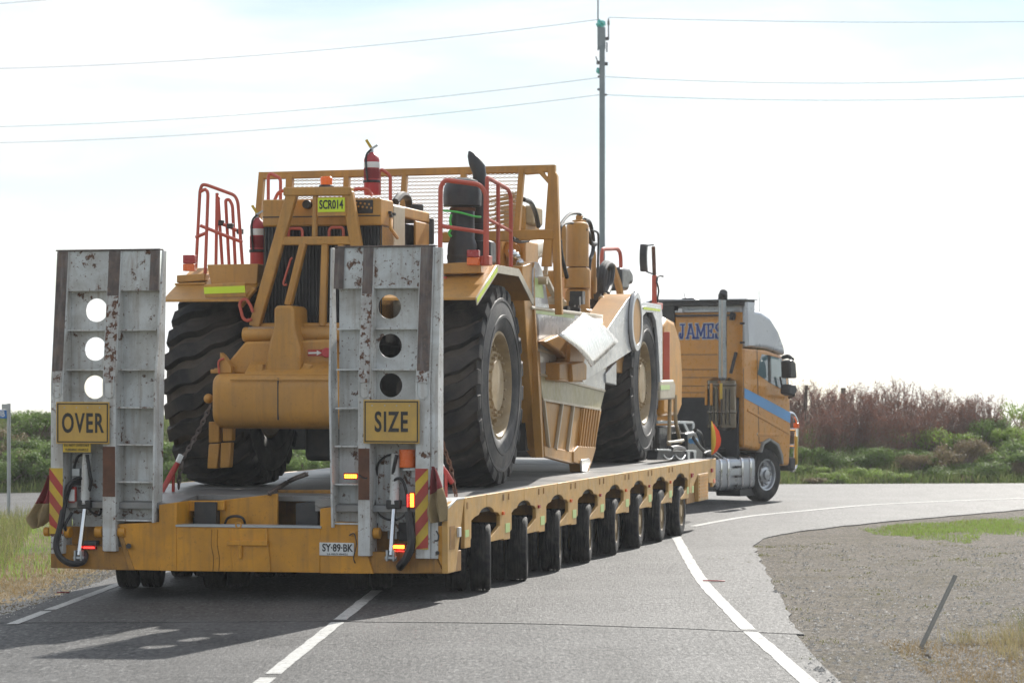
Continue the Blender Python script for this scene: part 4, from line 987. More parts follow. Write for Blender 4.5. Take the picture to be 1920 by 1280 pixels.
for (a, b, c, d) in ((1019, 750, 1029, 838), (1054, 757, 1042, 842), (1075, 761, 1064, 845)):
    MB().bar(S.onX(a, b, BX), S.onX(c, d, BX), .045, .04, up=(1, 0, 0)).build('bowl_rib', 'pale_paint', scraper, .005)
rp = ss('router_plate', [(1092, 764), (1128, 770), (1115, 840), (1085, 836)], BX+.0, BX-.05, 'cat_yellow')
for k in range(7):
    MB().bar(S.onX(1095+k*4.8, 765+k*.8, BX+.01), S.onX(1086.5+k*4.6, 837+k*.6, BX+.01), .02, .04).build('router_slat', 'cat_yellow', rp, .004)
ss('cutting_edge', [(1076, 846), (1084, 836), (1118, 838), (1112, 860), (1104, 884), (1092, 884), (1090, 870), (1076, 866)], BX+.02, BX-.15, 'cat_yellow')
ss('edge_tip', [(1091, 862), (1105, 858), (1108, 866), (1101, 884), (1092, 884)], BX+.05, BX+.021, 'bright_plate')
MB().box(-3.4, BX-.11, 2.12, 5.6, .35, .50).build('bowl_floor', 'dark_steel', scraper); MB().box(-3.5, -3.4, 2.12, 6.0, .4, 2.05).build('bowl_side', 'cat_yellow', scraper)
MB().box(-3.4, BX-.11, 2.12, 2.2, .5, 2.05).build('ejector', 'dark_steel', scraper)
MB().prism([(5.6, .45), (6.3, 1.0), (6.3, 2.0), (6.2, 2.0), (6.15, 1.05), (5.5, .52)], 'x', -3.4, BX-.12).build('apron', 'cat_yellow', scraper)
# ---- draft arm and pivot
AX = .02
arm = ss('draft_arm', [(1094, 716), (1078, 690), (1096, 650), (1139, 617), (1176, 562), (1186, 551), (1196, 556), (1202, 590), (1199, 636), (1190, 654), (1104, 710)], AX-.012, AX-.42, 'cat_yellow', bevel=.006)
ss('arm_face', [(1094, 716), (1078, 690), (1096, 650), (1139, 617), (1176, 562), (1186, 551), (1196, 556), (1202, 590), (1199, 636), (1190, 654), (1104, 710)], AX, AX-.0115, 'white_paint', arm, .004)
pc = S.onX(1188, 603, AX)
def ringx(c, r0, r1, x0, x1, n=40):
    return MB().lathe([(r0, x0), (r1, x0), (r1, x1), (r0, x1), (r0, x0)], (0, c.y, c.z), 'x', n, caps=False)
ringx(pc, .33, .42, AX+.001, AX+.06).build('pivot_ring', 'white_paint', arm, .008); MB().lathe([(.335, AX-.05), (.335, AX+.045), (0, AX+.045)], (0, pc.y, pc.z), 'x', 32, caps=False).build('pivot_cap', 'cat_yellow', arm)
MB().lathe([(.425, AX+.002), (.435, AX+.012), (.445, AX+.002)], (0, pc.y, pc.z), 'x', 40, caps=False).build('pivot_groove', 'dark_steel', arm)
ss('arm_joint', [(1049, 680), (1068, 678), (1068, 715), (1049, 712)], .05, -.25, bevel=.02); ss('arm_joint', [(1072, 681), (1095, 677), (1101, 684), (1100, 712), (1074, 716)], .10, -.25, bevel=.02)
ss('arm_joint', [(1023, 640), (1048, 628), (1078, 642), (1086, 652), (1070, 680), (1050, 660)], .0, -.12, bevel=.02)
ss('arm_joint', [(1070, 645), (1086, 655), (1098, 668), (1096, 680), (1068, 680)], .05, -.2, bevel=.02)
# bright curved guard plate over the joint
def guard_plate():
    A, B, C, D_ = S.onX(1049, 627, .56), S.onX(1094, 586, .05), S.onX(1160, 640, .07), S.onX(1111, 687, .50)
    nu, nv = 10, 8; vs = []
    for i in range(nu+1):
        u = i/nu
        for j in range(nv+1):
            v = j/nv; p = (A*(1-v)+B*v)*(1-u)+(D_*(1-v)+C*v)*u
            p = p+Vector((.025*sin(pi*u), 0, .03*sin(pi*u))); vs.append(p)
    m = MB(); m._add(vs, [(i*(nv+1)+j, i*(nv+1)+j+1, (i+1)*(nv+1)+j+1, (i+1)*(nv+1)+j) for i in range(nu) for j in range(nv)])
    o = m.build('joint_guard', 'bright_plate', scraper); sm = o.modifiers.new('thickness', 'SOLIDIFY'); sm.thickness = .02
guard_plate()
ss('arm_block', [(1156, 676), (1192, 652), (1188, 702), (1156, 698)], -.15, -.5)
ss('arm_bracket', [(1136, 700), (1156, 678), (1156, 722), (1137, 717)], -.1, -.2, 'white_paint')
# ---- front tractor: fender, tower, cab bits
ff = ss('front_fender', [(1196, 650), (1199, 600), (1204, 575), (1213, 573), (1238, 578), (1241, 584), (1241, 716), (1238, 716), (1234, 640), (1230, 602), (1224, 586), (1212, 585), (1206, 592), (1202, 620), (1200, 650)], .04, .0, 'white_paint', bevel=.004)
MB().prism([(8.5, 2.28), (8.75, 2.34), (10.3, 2.34), (10.42, 2.2), (10.42, 1.2), (10.36, 1.2), (10.36, 2.18), (10.2, 2.27), (8.75, 2.27)], 'x', -1.05, .0).build('fender_top', 'white_paint', ff, .006)
ss('reflector_tape', [(1206, 575), (1238, 579.5), (1238, 584), (1207, 580)], .046, .042, 'lime_tape', ff, 0)
tw = S.onX(1084, 560, -.62); 
def tower(px0, px1, pt, pb, lx_, nm, r=None, mt='cat_yellow'):
    a, b = S.onX((px0+px1)/2, pt, lx_), S.onX((px0+px1)/2, pb, lx_)
    t = math.hypot(S.world(a).x, S.world(a).y); r = (px1-px0)/2*t/FPX
    zs = [(r*.55, a.z+.0), (r*.85, a.z-.02), (r, a.z-.06), (r, b.z)]
    return MB().lathe(zs[::-1], (a.x, a.y, 0), 'z', 24).build(nm, mt, scraper)
tower(1062, 1104, 416, 500, -.62, 'hydraulic_tank'); tower(1058, 1108, 500, 540, -.62, 'tank_flange'); tower(1060, 1106, 540, 610, -.62, 'tank_base')
p_, q_ = S.onX(1052, 602, -.85), S.onX(1124, 520, -.85); MB().box(p_.x-.4, p_.x, p_.y, q_.y, p_.z, q_.z).build('tower_base', 'cat_yellow', scraper, .03)
q = S.onX(1086, 416, -.62); MB().lathe([(.10, -.02), (.10, .02), (.05, .03), (.05, .08), (.03, .10)], q, 'z', 14).build('tank_cap', 'cat_yellow', scraper)
tower(1051, 1062, 422, 520, -.75, 'side_cylinder'); tower(1108, 1118, 470, 560, -.75, 'side_cylinder')
MB().box(S.onX(1055, 560, -.9).x-1.9, -.42, 6.9, 8.3, 1.45, 2.2).build('gooseneck', 'cat_yellow', scraper, .05)
MB().box(-2.4, -1.2, 6.0, 9.5, 1.5, 2.3).build('gooseneck', 'cat_yellow', scraper, .08)
def shose(pts, lx_, r=.02, nm='hydraulic_hose', mt='hose_rubber'): return MB().tube(smooth_path([S.onX(x, y, lx_) for x, y in pts], 6), r, 7).build(nm, mt, scraper)
shose([(1049, 455), (1047, 432), (1055, 415), (1068, 402), (1084, 400), (1091, 406)], -.6, .022); shose([(1050, 450), (1052, 425), (1064, 418), (1074, 418)], -.58, .02)
shose([(1050, 450), (1052, 475), (1058, 500), (1063, 520)], -.6, .03); shose([(1096, 412), (1106, 418), (1112, 445), (1112, 470), (1106, 490), (1103, 520)], -.6, .03)
shose([(1110, 432), (1120, 436), (1122, 450), (1121, 500), (1122, 560)], -.55, .016)
shose([(1126, 560), (1126, 520), (1130, 500), (1138, 494), (1145, 505), (1142, 535), (1134, 556)], -.5, .05); shose([(1130, 555), (1132, 510), (1140, 495), (1149, 500), (1146, 530), (1139, 550)], -.45, .035)
shose([(1148, 500), (1154, 515), (1160, 535), (1163, 552)], -.5, .055, 'pipe_elbow', 'cat_yellow')
shose([(1097, 430), (1104, 440), (1108, 455), (1116, 458)], -.5, .035)
m = MB(); rnd = random.Random(3)
for k in range(26):
    q = S.onX(rnd.uniform(1050, 1165), rnd.uniform(556, 590), rnd.uniform(-.7, -.4)); s_ = rnd.uniform(.03, .09); m.box(q.x-s_, q.x+s_, q.y-s_, q.y+s_, q.z-s_, q.z+s_)
m.stuff('valve_cluster', 'dark_steel', scraper)
for k in range(9):
    q = S.onX(rnd.uniform(1050, 1165), rnd.uniform(552, 578), -.4); MB().ball(q, rnd.uniform(.03, .06), 8, 6).build('fitting', 'hub_dust', scraper)
# machinery behind the guard: pipes, boxes, a white cylinder
for a, b, r, mt in (((985, 470), (1022, 462), .13, 'pale_paint'), ((960, 470), (1000, 476), .10, 'cat_yellow')): MB().cyl(S.onX(*a, -.5), S.onX(*b, -.7), r, 16).build('hydraulic_cylinder', mt, scraper)
for (a, b, c, d, lx_, mt) in ((985, 392, 1012, 432, -.9, 'cat_yellow'), (940, 455, 985, 500, -.6, 'cat_yellow'), (1000, 390, 1018, 420, -.8, 'hub_dust'), (900, 455, 945, 500, -.9, 'rust_steel'), (985, 455, 1010, 530, -.35, 'cat_yellow')):
    p, q = S.onX(a, d, lx_), S.onX(c, b, lx_); MB().box(p.x-.3, p.x, p.y, q.y, p.z, q.z).build('machine_housing', mt, scraper, .03)
shose([(982, 374), (995, 380), (1004, 398), (1008, 416), (1010, 425)], -.4, .03); shose([(960, 447), (975, 452), (990, 450)], -.3, .03); shose([(958, 470), (968, 480), (974, 492), (972, 500)], -.25, .035, mt='alloy')
for k, (x, y) in enumerate(((968, 480), (975, 492), (962, 476))): MB().ball(S.onX(x, y, -.2), .05, 8, 6).build('fitting', 'chrome', scraper)
# coil-spring-like cooler fins behind the mesh
m = MB(); a, b = S.onY(915, 430, 3.2), S.onY(972, 365, 3.2)
for k in range(15): m.bar((a.x+.1*(k % 2), 3.2, a.z+(b.z-a.z)*k/15), (b.x, 3.1, a.z+(b.z-a.z)*k/15+.04), .05, .02)
m.build_each('cooler_fin', 'hub_dust', scraper)
# tractor cab side: red hoop, seat back, mirror post, tank
rail('handrail', [(1128, 560), (1128, 480), (1130, 467), (1158, 466), (1164, 476), (1164, 552)], lx=-.75, r=.03, rad=.2)
MB().prism(S.yz([(1166, 545), (1166, 502), (1172, 500), (1182, 502), (1188, 512), (1188, 533), (1181, 533), (1180, 545)], -.7), 'x', -1.2, -.7).build('seat_back', 'black_paint', scraper, .06)
MB().bar(S.onX(1227, 578, -.25), S.onX(1227, 516, -.25), .07).build('mirror_post', 'red_rail', scraper, .01)
MB().bar(S.onX(1227, 516, -.25), S.onX(1225, 462, -.25), .055).build('mirror_stem', 'rust_steel', scraper, .01); sb_ = MB().box(-.35, -.15, *sorted((S.onX(1222, 580, -.25).y, S.onX(1231, 580, -.25).y)), S.onX(1227, 580, -.25).z, S.onX(1227, 568, -.25).z).build('post_foot', 'red_rail', scraper, .01)
mp = S.onX(1208, 484, -.25); q0 = S.onX(1202.5, 509, -.45); q1 = S.onX(1214, 461, -.45)
mm = MB(); n = 8
for i in range(n+1):
    t = i/n; z = q0.z+(q1.z-q0.z)*t; bow = -.07*sin(pi*t)
    mm.v += [(-.46, q0.y+bow-.05, z), (-.36, q0.y+bow-.02, z), (-.36, q0.y+bow+.10, z), (-.46, q0.y+bow+.10, z)]
mm.f = [[4*i+k, 4*i+(k+1) % 4, 4*i+4+(k+1) % 4, 4*i+4+k] for i in range(n) for k in range(4)]+[[3, 2, 1, 0], [4*n, 4*n+1, 4*n+2, 4*n+3]]; mm.mi = [0]*len(mm.f)
mr = mm.build('mirror', 'dark_steel', scraper, .01)
for a, b in (((1208, 461), (1225, 459)), ((1212, 509), (1225, 514))): MB().bar(S.onX(*a, -.35), S.onX(*b, -.25), .02).build('mirror_arm', 'dark_steel', mr)
shose([(1231, 530), (1233, 520), (1237, 517), (1243, 518)], -.2, .015, 'lamp_arm', 'dark_steel'); shose([(1232, 530), (1235, 545), (1233, 562), (1236, 575)], -.2, .014)
def drum():
    c = S.onX(1262, 690, -.25); m = MB(); P = [(c.y-.9, .62), (c.y-.9, 2.05), (c.y-.5, 2.2), (c.y+.2, 2.15), (c.y+.75, 1.85), (c.y+.95, 1.3), (c.y+.9, .75), (c.y+.6, .62)]
    m.prism(P, 'x', -1.2, -.25); m.build('fuel_tank', 'trailer_yellow', scraper, .08)
drum()
MB().bar(S.onX(1250, 622, -.2), S.onX(1250, 715, -.2), .10, .06).build('red_post', 'red_rail', scraper, .01)
wb = ss('headlamp_box', [(1238, 714), (1264, 712), (1267, 720), (1266, 748), (1238, 750)], -.05, -.5, 'pale_paint', bevel=.03); ss('reflector_tape', [(1239, 722), (1256, 721), (1256, 730), (1239, 731)], -.044, -.049, 'pale_lime', wb, 0)
for pts in ([(1256, 748), (1255, 790), (1254, 835)], [(1266, 740), (1267, 790), (1276, 830)]): shose(pts, -.1, .03, 'tow_strap', 'hub_dust')
# left side of the machine, seen from other positions
MB().box(-2.9, -.9, 9.6, 11.2, .7, 2.3).build('tractor_body', 'cat_yellow', scraper, .08)
MB().box(-SW+.1, -2.6, 8.2, 10.6, 2.4, 2.5).build('front_fender', 'white_paint', scraper, .01)

# ---- fire extinguishers clamped to the machine
def extinguisher(label, pxc, pyt, pyb, ly, r):
    b, t = S.onY(pxc, pyb, ly), S.onY(pxc, pyt, ly); h = t.z-b.z
    o = bpy.data.objects.new('fire_extinguisher', None); COL.objects.link(o); o.location = S.world(b); o.rotation_euler = (0, 0, -S.yaw); tag(o, label, 'extinguisher', 'fire extinguishers on the scraper')
    hb = h*.82
    MB().lathe([(r*.9, 0), (r, .02), (r, hb*.86), (r*.85, hb*.94), (r*.45, hb), (r*.3, hb+.02)], (0, 0, 0), 'z', 24).build('bottle', 'red_gloss', o)
    MB().lathe([(r+.002, hb*.66), (r+.003, hb*.67), (r+.003, hb*.79), (r+.002, hb*.80)], (0, 0, 0), 'z', 24, caps=False).build('label_band', 'plate_white', o)
    MB().lathe([(r+.002, hb*.40), (r+.003, hb*.41), (r+.003, hb*.63), (r+.002, hb*.64)], (0, 0, 0), 'z', 24, caps=False).build('label_band', 'faded_red_cloth', o)
    MB().lathe([(r+.008, hb*.30), (r+.010, hb*.31), (r+.010, hb*.35), (r+.008, hb*.36)], (0, 0, 0), 'z', 20, caps=False).build('clamp_strap', 'black_paint', o)
    MB().cyl((0, 0, hb), (0, 0, hb+.07), .02, 10).build('valve', 'alloy', o)
    MB().bar((0, 0, hb+.06), (-.06, -.02, hb+.16), .02, .03).build('lever', 'hazard_yellow', o); MB().bar((0, 0, hb+.06), (.07, 0, hb+.10), .02, .02).build('handle', 'galv_steel', o)
    MB().tube(smooth_path([(0, -.02, hb+.05), (-r*.5, -r*.8, hb*.95), (-r*.4, -r*1.12, hb*.6), (-r*.2, -r*1.15, hb*.3)]), .012, 6).build('hose', 'hose_rubber', o)
    return o
extinguisher('red fire extinguisher with white band standing highest, above the scraper hood', 697, 272, 366, -.6, .088)
extinguisher('red fire extinguisher partly hidden at the left edge of the scraper radiator', 483, 392, 500, -.5, .086)

# ------------------------------------------------------------------ gear on the trailer neck
def te(name, pts, x0, x1, mat_='dark_steel', parent=trailer, bevel=.01):
    return MB().prism(T.yz(pts, x0), 'x', x1, x0).build(name, mat_, parent, bevel)
def those(pts, lx_, r=.02, mt='hose_rubber', nm='air_hose'): return MB().tube(smooth_path([T.onX(x, y, lx_) for x, y in pts], 6), r, 7).build(nm, mt, trailer)
bx = te('tool_tray', [(1234, 842), (1305, 846), (1305, 862), (1232, 862)], -.35, -.50, 'radiator_black')
te('tray_rim', [(1233, 841), (1306, 844), (1306, 847), (1233, 844)], -.33, -.37, 'galv_steel', bx, .003)
for x in (1289, 1301): te('tray_post', [(x, 847), (x+5, 847), (x+4, 860), (x+1, 860)], -.325, -.345, 'galv_steel', bx, .002)
for x0 in (1244, 1266): those([(x0, 852), (x0+4, 857), (x0+9, 860), (x0+15, 859), (x0+19, 853)], -.33, .010, 'galv_steel', 'tie_hook')
te('stand_rail', [(1234, 788), (1300, 790), (1303, 794), (1234, 794)], -.9, -1.0, 'galv_steel', trailer, .004); te('stand_leg', [(1281, 793), (1286, 793), (1294, 810), (1289, 811)], -.9, -1.0, 'galv_steel'); te('stand_leg', [(1299, 792), (1303, 794), (1302, 812), (1299, 812)], -.9, -1.0, 'galv_steel')
te('winch_box', [(1236, 797), (1280, 797), (1290, 815), (1300, 845), (1236, 845)], -1.05, -2.2, 'black_paint', trailer, .04)
te('winch_box', [(1288, 812), (1306, 808), (1318, 840), (1318, 860), (1290, 858)], -.8, -1.6, 'black_paint', trailer, .04)
those([(1252, 829), (1264, 828), (1281, 825)], -.4, .022, 'pale_paint', 'folded_strap'); those([(1258, 841), (1270, 839), (1282, 842)], -.34, .04, 'dark_steel', 'folded_strap')
those([(1303, 806), (1312, 812), (1316, 824), (1320, 838), (1324, 852)], -.6, .035); those([(1300, 820), (1310, 835), (1322, 846), (1336, 852), (1345, 858)], -.5, .03); those([(1296, 826), (1302, 825), (1304, 828)], -.7, .05, 'truck_blue', 'hose_coupling')
those([(1320, 850), (1330, 846), (1342, 848), (1352, 856)], -.4, .02, 'dark_steel')
MB().box(-3.2, -1.2, 14.45, 16.6, .75, 1.15).build('gooseneck', 'dark_steel', trailer, .04)

# ------------------------------------------------------------------ prime mover, already turned into the bend
K = Frame(4.70, 49.0, 35)
KW = 2.2
truck = thing('prime_mover_truck', 'orange prime mover with silver roof fairing and blue stripe turning right', 'truck', K)
KR = -.95                       # rear wall of the cab
def ks(name, pts, x0=0, x1=-KW, mat_='truck_orange', parent=truck, bevel=.02): return MB().prism(K.yz(pts, x0), 'x', x1, x0).build(name, mat_, parent, bevel)
def kr(name, pts, y0=KR, d=.05, mat_='truck_orange', parent=truck, bevel=.008): return MB().prism(K.xz(pts, y0), 'y', y0, y0+d).build(name, mat_, parent, bevel)
cabp = [(1393, 838), (1393, 652), (1438, 656), (1466, 666), (1474, 676), (1479, 709), (1482, 745), (1484, 812), (1481, 873), (1468, 872), (1466, 852), (1459, 834), (1445, 824), (1433, 831), (1428, 846)]
cab = ks('cab', cabp, 0, -KW, 'truck_orange', bevel=.06); cab.modifiers['bevel'].segments = 4
fair = ks('roof_fairing', [(1393, 650), (1393, 566), (1400, 563), (1402, 580), (1428, 584), (1446, 596), (1461, 620), (1472, 650), (1474, 667), (1467, 664), (1438, 654)], -.03, -KW+.03, 'truck_silver', bevel=.10); fair.modifiers['bevel'].segments = 5
MB().prism(K.yz([(1392, 570), (1400, 560), (1410, 566), (1404, 582)], -.02), 'x', -KW+.02, -.02).build('roof_edge', 'truck_silver', truck, .03)
win = ks('side_window', [(1428.5, 663.5), (1442.5, 666), (1466, 672), (1473, 690), (1475, 721), (1470, 732), (1445, 718), (1421, 702), (1424, 678)], .004, -.02, 'window_glass', bevel=.004)
ks('window_pillar', [(1440, 665), (1444.5, 666), (1446, 718.5), (1441, 716)], .010, .0, 'black_paint', win, .002)
ks('window_reflection', [(1446, 668), (1462, 672), (1466, 690), (1466, 712), (1447, 706)], .0065, .005, 'reflection_glass', win, 0)  # lighter inset pane paints a reflection on the side window
ks('side_stripe', [(1396, 727), (1440, 750), (1482, 773), (1482, 793), (1436, 768), (1396, 746)], .006, .001, 'truck_blue', cab, 0)
ks('wheel_arch', [(1427, 848), (1432, 829), (1445, 821), (1461, 831), (1469, 852), (1470, 870), (1467, 870), (1465, 853), (1458, 836), (1445, 826), (1434, 833), (1430, 848)], .05, -.4, 'picket_grey', cab, .012)
for a, b in (((1402, 768), (1480, 812)), ((1420, 814), (1460, 815))): MB().bar(K.onX(*a, .005), K.onX(*b, .005), .02, .05).build('body_crease', 'truck_orange', cab, .008)
ks('door_gap', [(1419, 655), (1420, 655), (1424, 830), (1423, 830)], .003, .0005, 'black_paint', cab, 0)
ks('door_gap', [(1393.5, 690), (1394.3, 690), (1394.3, 836), (1393.5, 836)], .003, .0005, 'black_paint', cab, 0)
ks('door_gap', [(1424, 829), (1424, 831), (1432, 829), (1432, 827)], .003, .0005, 'black_paint', cab, 0)
ks('number_badge', [(1420, 811), (1424, 812), (1424, 817), (1420, 816)], .01, .0, 'plate_white', cab, .002)
MB().tube(smooth_path([K.onX(1463, 706, .06), K.onX(1466, 722, .06), K.onX(1470, 728, .06)]), .02, 6).build('door_handle', 'black_paint', cab)
# mirrors
ks('mirror_housing', [(1481, 676), (1487, 674), (1493, 680), (1495, 709), (1482, 709)], .42, .22, 'black_paint', truck, .03); ks('mirror_housing', [(1481, 720), (1494, 721), (1496, 734), (1488, 742), (1480, 738)], .42, .22, 'dark_steel', truck, .03)
MB().tube(smooth_path([K.onX(1468, 670, .05), K.onX(1478, 668, .2), K.onX(1486, 674, .32)]), .04, 8).build('mirror_arm', 'black_paint', truck); MB().tube(smooth_path([K.onX(1480, 745, .05), K.onX(1485, 742, .2), K.onX(1488, 740, .32)]), .03, 8).build('mirror_arm', 'black_paint', truck)
# rear wall
rw = kr('rear_wall', [(1262, 745), (1262, 585), (1392, 585), (1392, 745)], KR-.02, .02, 'truck_orange')
for y in (664, 692, 707, 723, 735): kr('wall_crease', [(1270, y), (1345, y), (1345, y+1), (1270, y+1)], KR-.026, .007, 'dark_steel', rw, 0)
kr('roof_spoiler', [(1215, 566), (1225, 561), (1400, 561), (1400, 572), (1240, 574), (1215, 574)], KR-.1, .3, 'dark_steel'); kr('spoiler_top', [(1215, 563), (1400, 559.5), (1400, 562), (1222, 564)], KR-.16, .4, 'truck_silver')
kr('side_extender', [(1240, 572), (1264, 572), (1264, 745), (1240, 745)], KR-.06, .4, 'black_paint'); kr('side_extender', [(1396, 566), (1402, 566), (1404, 648), (1396, 650)], KR-.12, .25, 'truck_silver')
kr('wall_bar', [(1265, 582), (1375, 580), (1375, 584), (1265, 586)], KR-.08, .04, 'galv_steel', rw, .004); kr('wall_bar', [(1265, 590), (1378, 589), (1378, 592), (1265, 594)], KR-.08, .04, 'dark_steel', rw, .004)
kr('wall_lamp', [(1271, 578), (1279, 578), (1279, 586), (1271, 586)], KR-.12, .05, 'plate_white', rw, .01)
for y in (604, 640): kr('hinge_plate', [(1387, y), (1401, y), (1401, y+4), (1387, y+4)], KR-.05, .03, 'dark_steel', rw, .003)
kr('vent_pod', [(1368, 585), (1376, 587), (1374, 600), (1366, 600)], KR-.12, .1, 'dark_steel', rw, .02)
# company name in slab letters: strokes on a 1 x 1 grid
GLY = {'J': [[(.15, 1), (.85, 1)], [(.55, 1), (.55, .25), (.42, .02), (.18, .02), (.04, .2), (.10, .36)]],
       'A': [[(.06, 0), (.46, 1)], [(.54, 1), (.92, 0)], [(.24, .34), (.76, .34)], [(-.06, .02), (.22, .02)], [(.76, .02), (1.06, .02)], [(.28, 1), (.58, 1)]],
       'M': [[(.12, 0), (.12, 1)], [(.12, 1), (.5, .2)], [(.5, .2), (.88, 1)], [(.88, 1), (.88, 0)], [(-.04, .02), (.28, .02)], [(.72, .02), (1.04, .02)], [(-.04, 1), (.16, 1)], [(.84, 1), (1.04, 1)]],
       'E': [[(.2, 0), (.2, 1)], [(.04, 1), (.9, 1)], [(.04, .02), (.94, .02)], [(.2, .52), (.66, .52)], [(.9, 1), (.9, .76)], [(.94, .02), (.94, .28)], [(.66, .64), (.66, .40)]],
       'S': [[(.86, .74), (.80, .94), (.5, 1.02), (.2, .94), (.14, .74), (.3, .58), (.7, .44), (.86, .26), (.78, .06), (.5, -.02), (.2, .06), (.12, .28)], [(.86, .74), (.88, 1.0)], [(.12, .28), (.1, .02)]]}
q = K.onY(1312, 621, KR-.03); LH = .25; x = K.onY(1276, 621, KR).x
for ch, w in zip('JAMES', (.115, .165, .195, .135, .13)):
    for nm, mt, lw, y in (('letter_outline', 'truck_silver', .066, KR-.024), ('letter', 'letter_blue', .036, KR-.028)):
        m = MB()
        for st_ in GLY[ch]:
            for a, b in zip(st_, st_[1:]):
                p0, p1 = Vector((x+a[0]*w, y, q.z-LH/2+a[1]*LH)), Vector((x+b[0]*w, y, q.z-LH/2+b[1]*LH)); d = (p1-p0).normalized()*lw*.35
                m.bar(p0-d, p1+d, lw if abs(p1.x-p0.x) < .7*abs(p1.z-p0.z) or nm != 'letter' else lw*.8, .004, up=(0, 1, 0))
        o = m.build(nm, mt, rw, smooth=0); o['kind'] = 'stuff'
    x += w+.036
# chassis, catwalk, exhaust, tank
kr('chassis_wall', [(1268, 745), (1384, 745), (1384, 862), (1268, 862)], KR-.05, .04, 'radiator_black')
MB().box(-KW+.5, -.5, -5.4, .6, .55, .95).build('chassis_rail', 'dark_steel', truck, .02)
MB().box(-KW+.3, -.3, -2.6, -1.0, .95, 1.02).build('catwalk', 'dark_steel', truck, .01)
SY = KR-.35
s0 = K.onY(1355, 706, SY)
st = MB().cyl(K.onY(1355, 708, SY), K.onY(1355, 556, SY), .078, 20).build('exhaust_stack', 'stack_chrome', truck)
MB().tube([K.onY(1355, 562, SY), K.onY(1355.5, 554, SY), K.onY(1357, 547, SY-.04)], [.085, .088, .07], 18).build('stack_tip', 'black_paint', st)
a = K.onY(1353, 806, SY)
mz0, mz1 = K.onY(1353, 806, SY).z, K.onY(1353, 708, SY).z; mx = K.onY(1353, 760, SY).x
MB().lathe([(.20, mz0), (.265, mz0+.05), (.265, mz1-.05), (.16, mz1)], (mx, SY, 0), 'z', 28).build('muffler', 'dark_chrome', truck)
for dx, mt in ((-.16, 'hub_dust'), (-.05, 'hub_dust'), (.15, 'lime_tape')):
    zz_ = (mz0+.45, mz1-.10) if mt != 'lime_tape' else (mz1-.38, mz1-.10)
    MB().bar((mx+dx, SY-.275, zz_[0]), (mx+dx, SY-.275, zz_[1]), .045, .03).build('muffler_reflection', 'truck_orange' if mt == 'hub_dust' else 'hazard_yellow', truck, .006)  # upright coloured bars put reflections on the muffler
for k in range(9):
    a_ = -pi/2+(k-4)*.27; MB().bar((mx+.269*cos(a_), SY+.269*sin(a_), mz0+.10), (mx+.269*cos(a_), SY+.269*sin(a_), mz1-.20), .022, .012).build('guard_slot', 'black_paint', truck)
for z in (mz0+.3, mz1-.15): MB().lathe([(.27, z), (.275, z+.01), (.275, z+.04), (.27, z+.05)], (mx, SY, 0), 'z', 28, caps=False).build('muffler_band', 'dark_chrome', truck)
MB().bar(K.onY(1370, 700, SY+.2), K.onY(1380, 660, SY+.3), .05).build('stack_brace', 'dark_steel', truck, .01)
tk = MB().prism([(p.x, p.y) for p in round_path([(-3.2, .42, 0), (-3.2, 1.12, 0), (-1.25, 1.12, 0), (-1.25, .42, 0)], .01, 1, True)], 'x', -.75, -.06)
def tank():
    P = K.yz([(1343, 858), (1416, 856), (1416, 916), (1346, 921)], -.03); y0, y1 = P[0][0], P[1][0]; z0, z1 = P[2][1], P[0][1]
    prof = [(p.x, p.y) for p in round_path([(-.75, z0, 0), (-.75, z1, 0), (-.03, z1, 0), (-.03, z0, 0)], .12, 4, True)]
    o = MB().prism([(x, z) for x, z in prof], 'y', y0, y1).build('fuel_tank', 'alloy', truck, .02)
    for f in (.12, .30, .66, .88):
        y = y0+(y1-y0)*f; pr2 = [(p.x, p.y) for p in round_path([(-.76, z0-.01, 0), (-.76, z1+.012, 0), (-.015, z1+.012, 0), (-.015, z0-.01, 0)], .125, 4, True)]
        MB().prism(pr2, 'y', y-.03, y+.03).build('tank_strap', 'chrome', o, .004)
    for k in range(3): MB().box(-.02, .03, y0+(y1-y0)*.46, y0+(y1-y0)*.58, z0+.06+k*.17, z0+.10+k*.17).build('tank_step', 'dark_steel', o, .004)
tank()
ks('mudflap', [(1386, 916), (1424, 912), (1424, 928), (1388, 930)], -.1, -.6, 'black_paint', truck, .005)
ks('arch_liner', [(1416, 850), (1432, 848), (1430, 925), (1418, 925)], -.08, -.5, 'black_paint', truck, .01)
def truck_wheel(name, x, y, steer=0, dual=False):
    R = .49
    prof = [(.28, -.13), (.33, -.15), (.42, -.155), (.465, -.14), (R, -.11), (R, -.05), (R-.012, -.045), (R-.012, -.035), (R, -.03), (R, .03), (R-.012, .035), (R-.012, .045), (R, .05), (R, .11), (.465, .14), (.42, .155), (.33, .15), (.28, .13)]
    w = MB().lathe(prof, (0, 0, 0), 'x', 44, caps=False).build(name, 'rubber', truck, smooth=40)
    w.location = (x, y, R+.016); w.rotation_euler = (0, 0, radians(-steer))
    rm = MB().lathe([(.285, .13), (.29, .145), (.265, .14), (.25, .09), (.17, .07), (.14, .11), (.09, .12), (.085, .16), (0, .165)], (0, 0, 0), 'x', 36, caps=False).build('rim', 'alloy', w)
    m = MB()
    for k in range(10):
        a = 2*pi*k/10; m.cyl((.07, .185*cos(a), .185*sin(a)), (.12, .185*cos(a), .185*sin(a)), .02, 6)
    m.stuff('wheel_nut', 'chrome', w)
    m = MB()
    for k in range(10):
        a = 2*pi*(k+.5)/10; m.cyl((.075, .225*cos(a), .225*sin(a)), (.082, .225*cos(a), .225*sin(a)), .025, 10)
    m.stuff('hand_hole', 'black_paint', w)
    return w
truck_wheel('wheel', -.17, .02, 4); truck_wheel('wheel', -KW+.17, .02, 4)
for y in (-3.9, -5.25):
    for x in (-.17, -.50, -KW+.17, -KW+.50): truck_wheel('wheel', x, y)
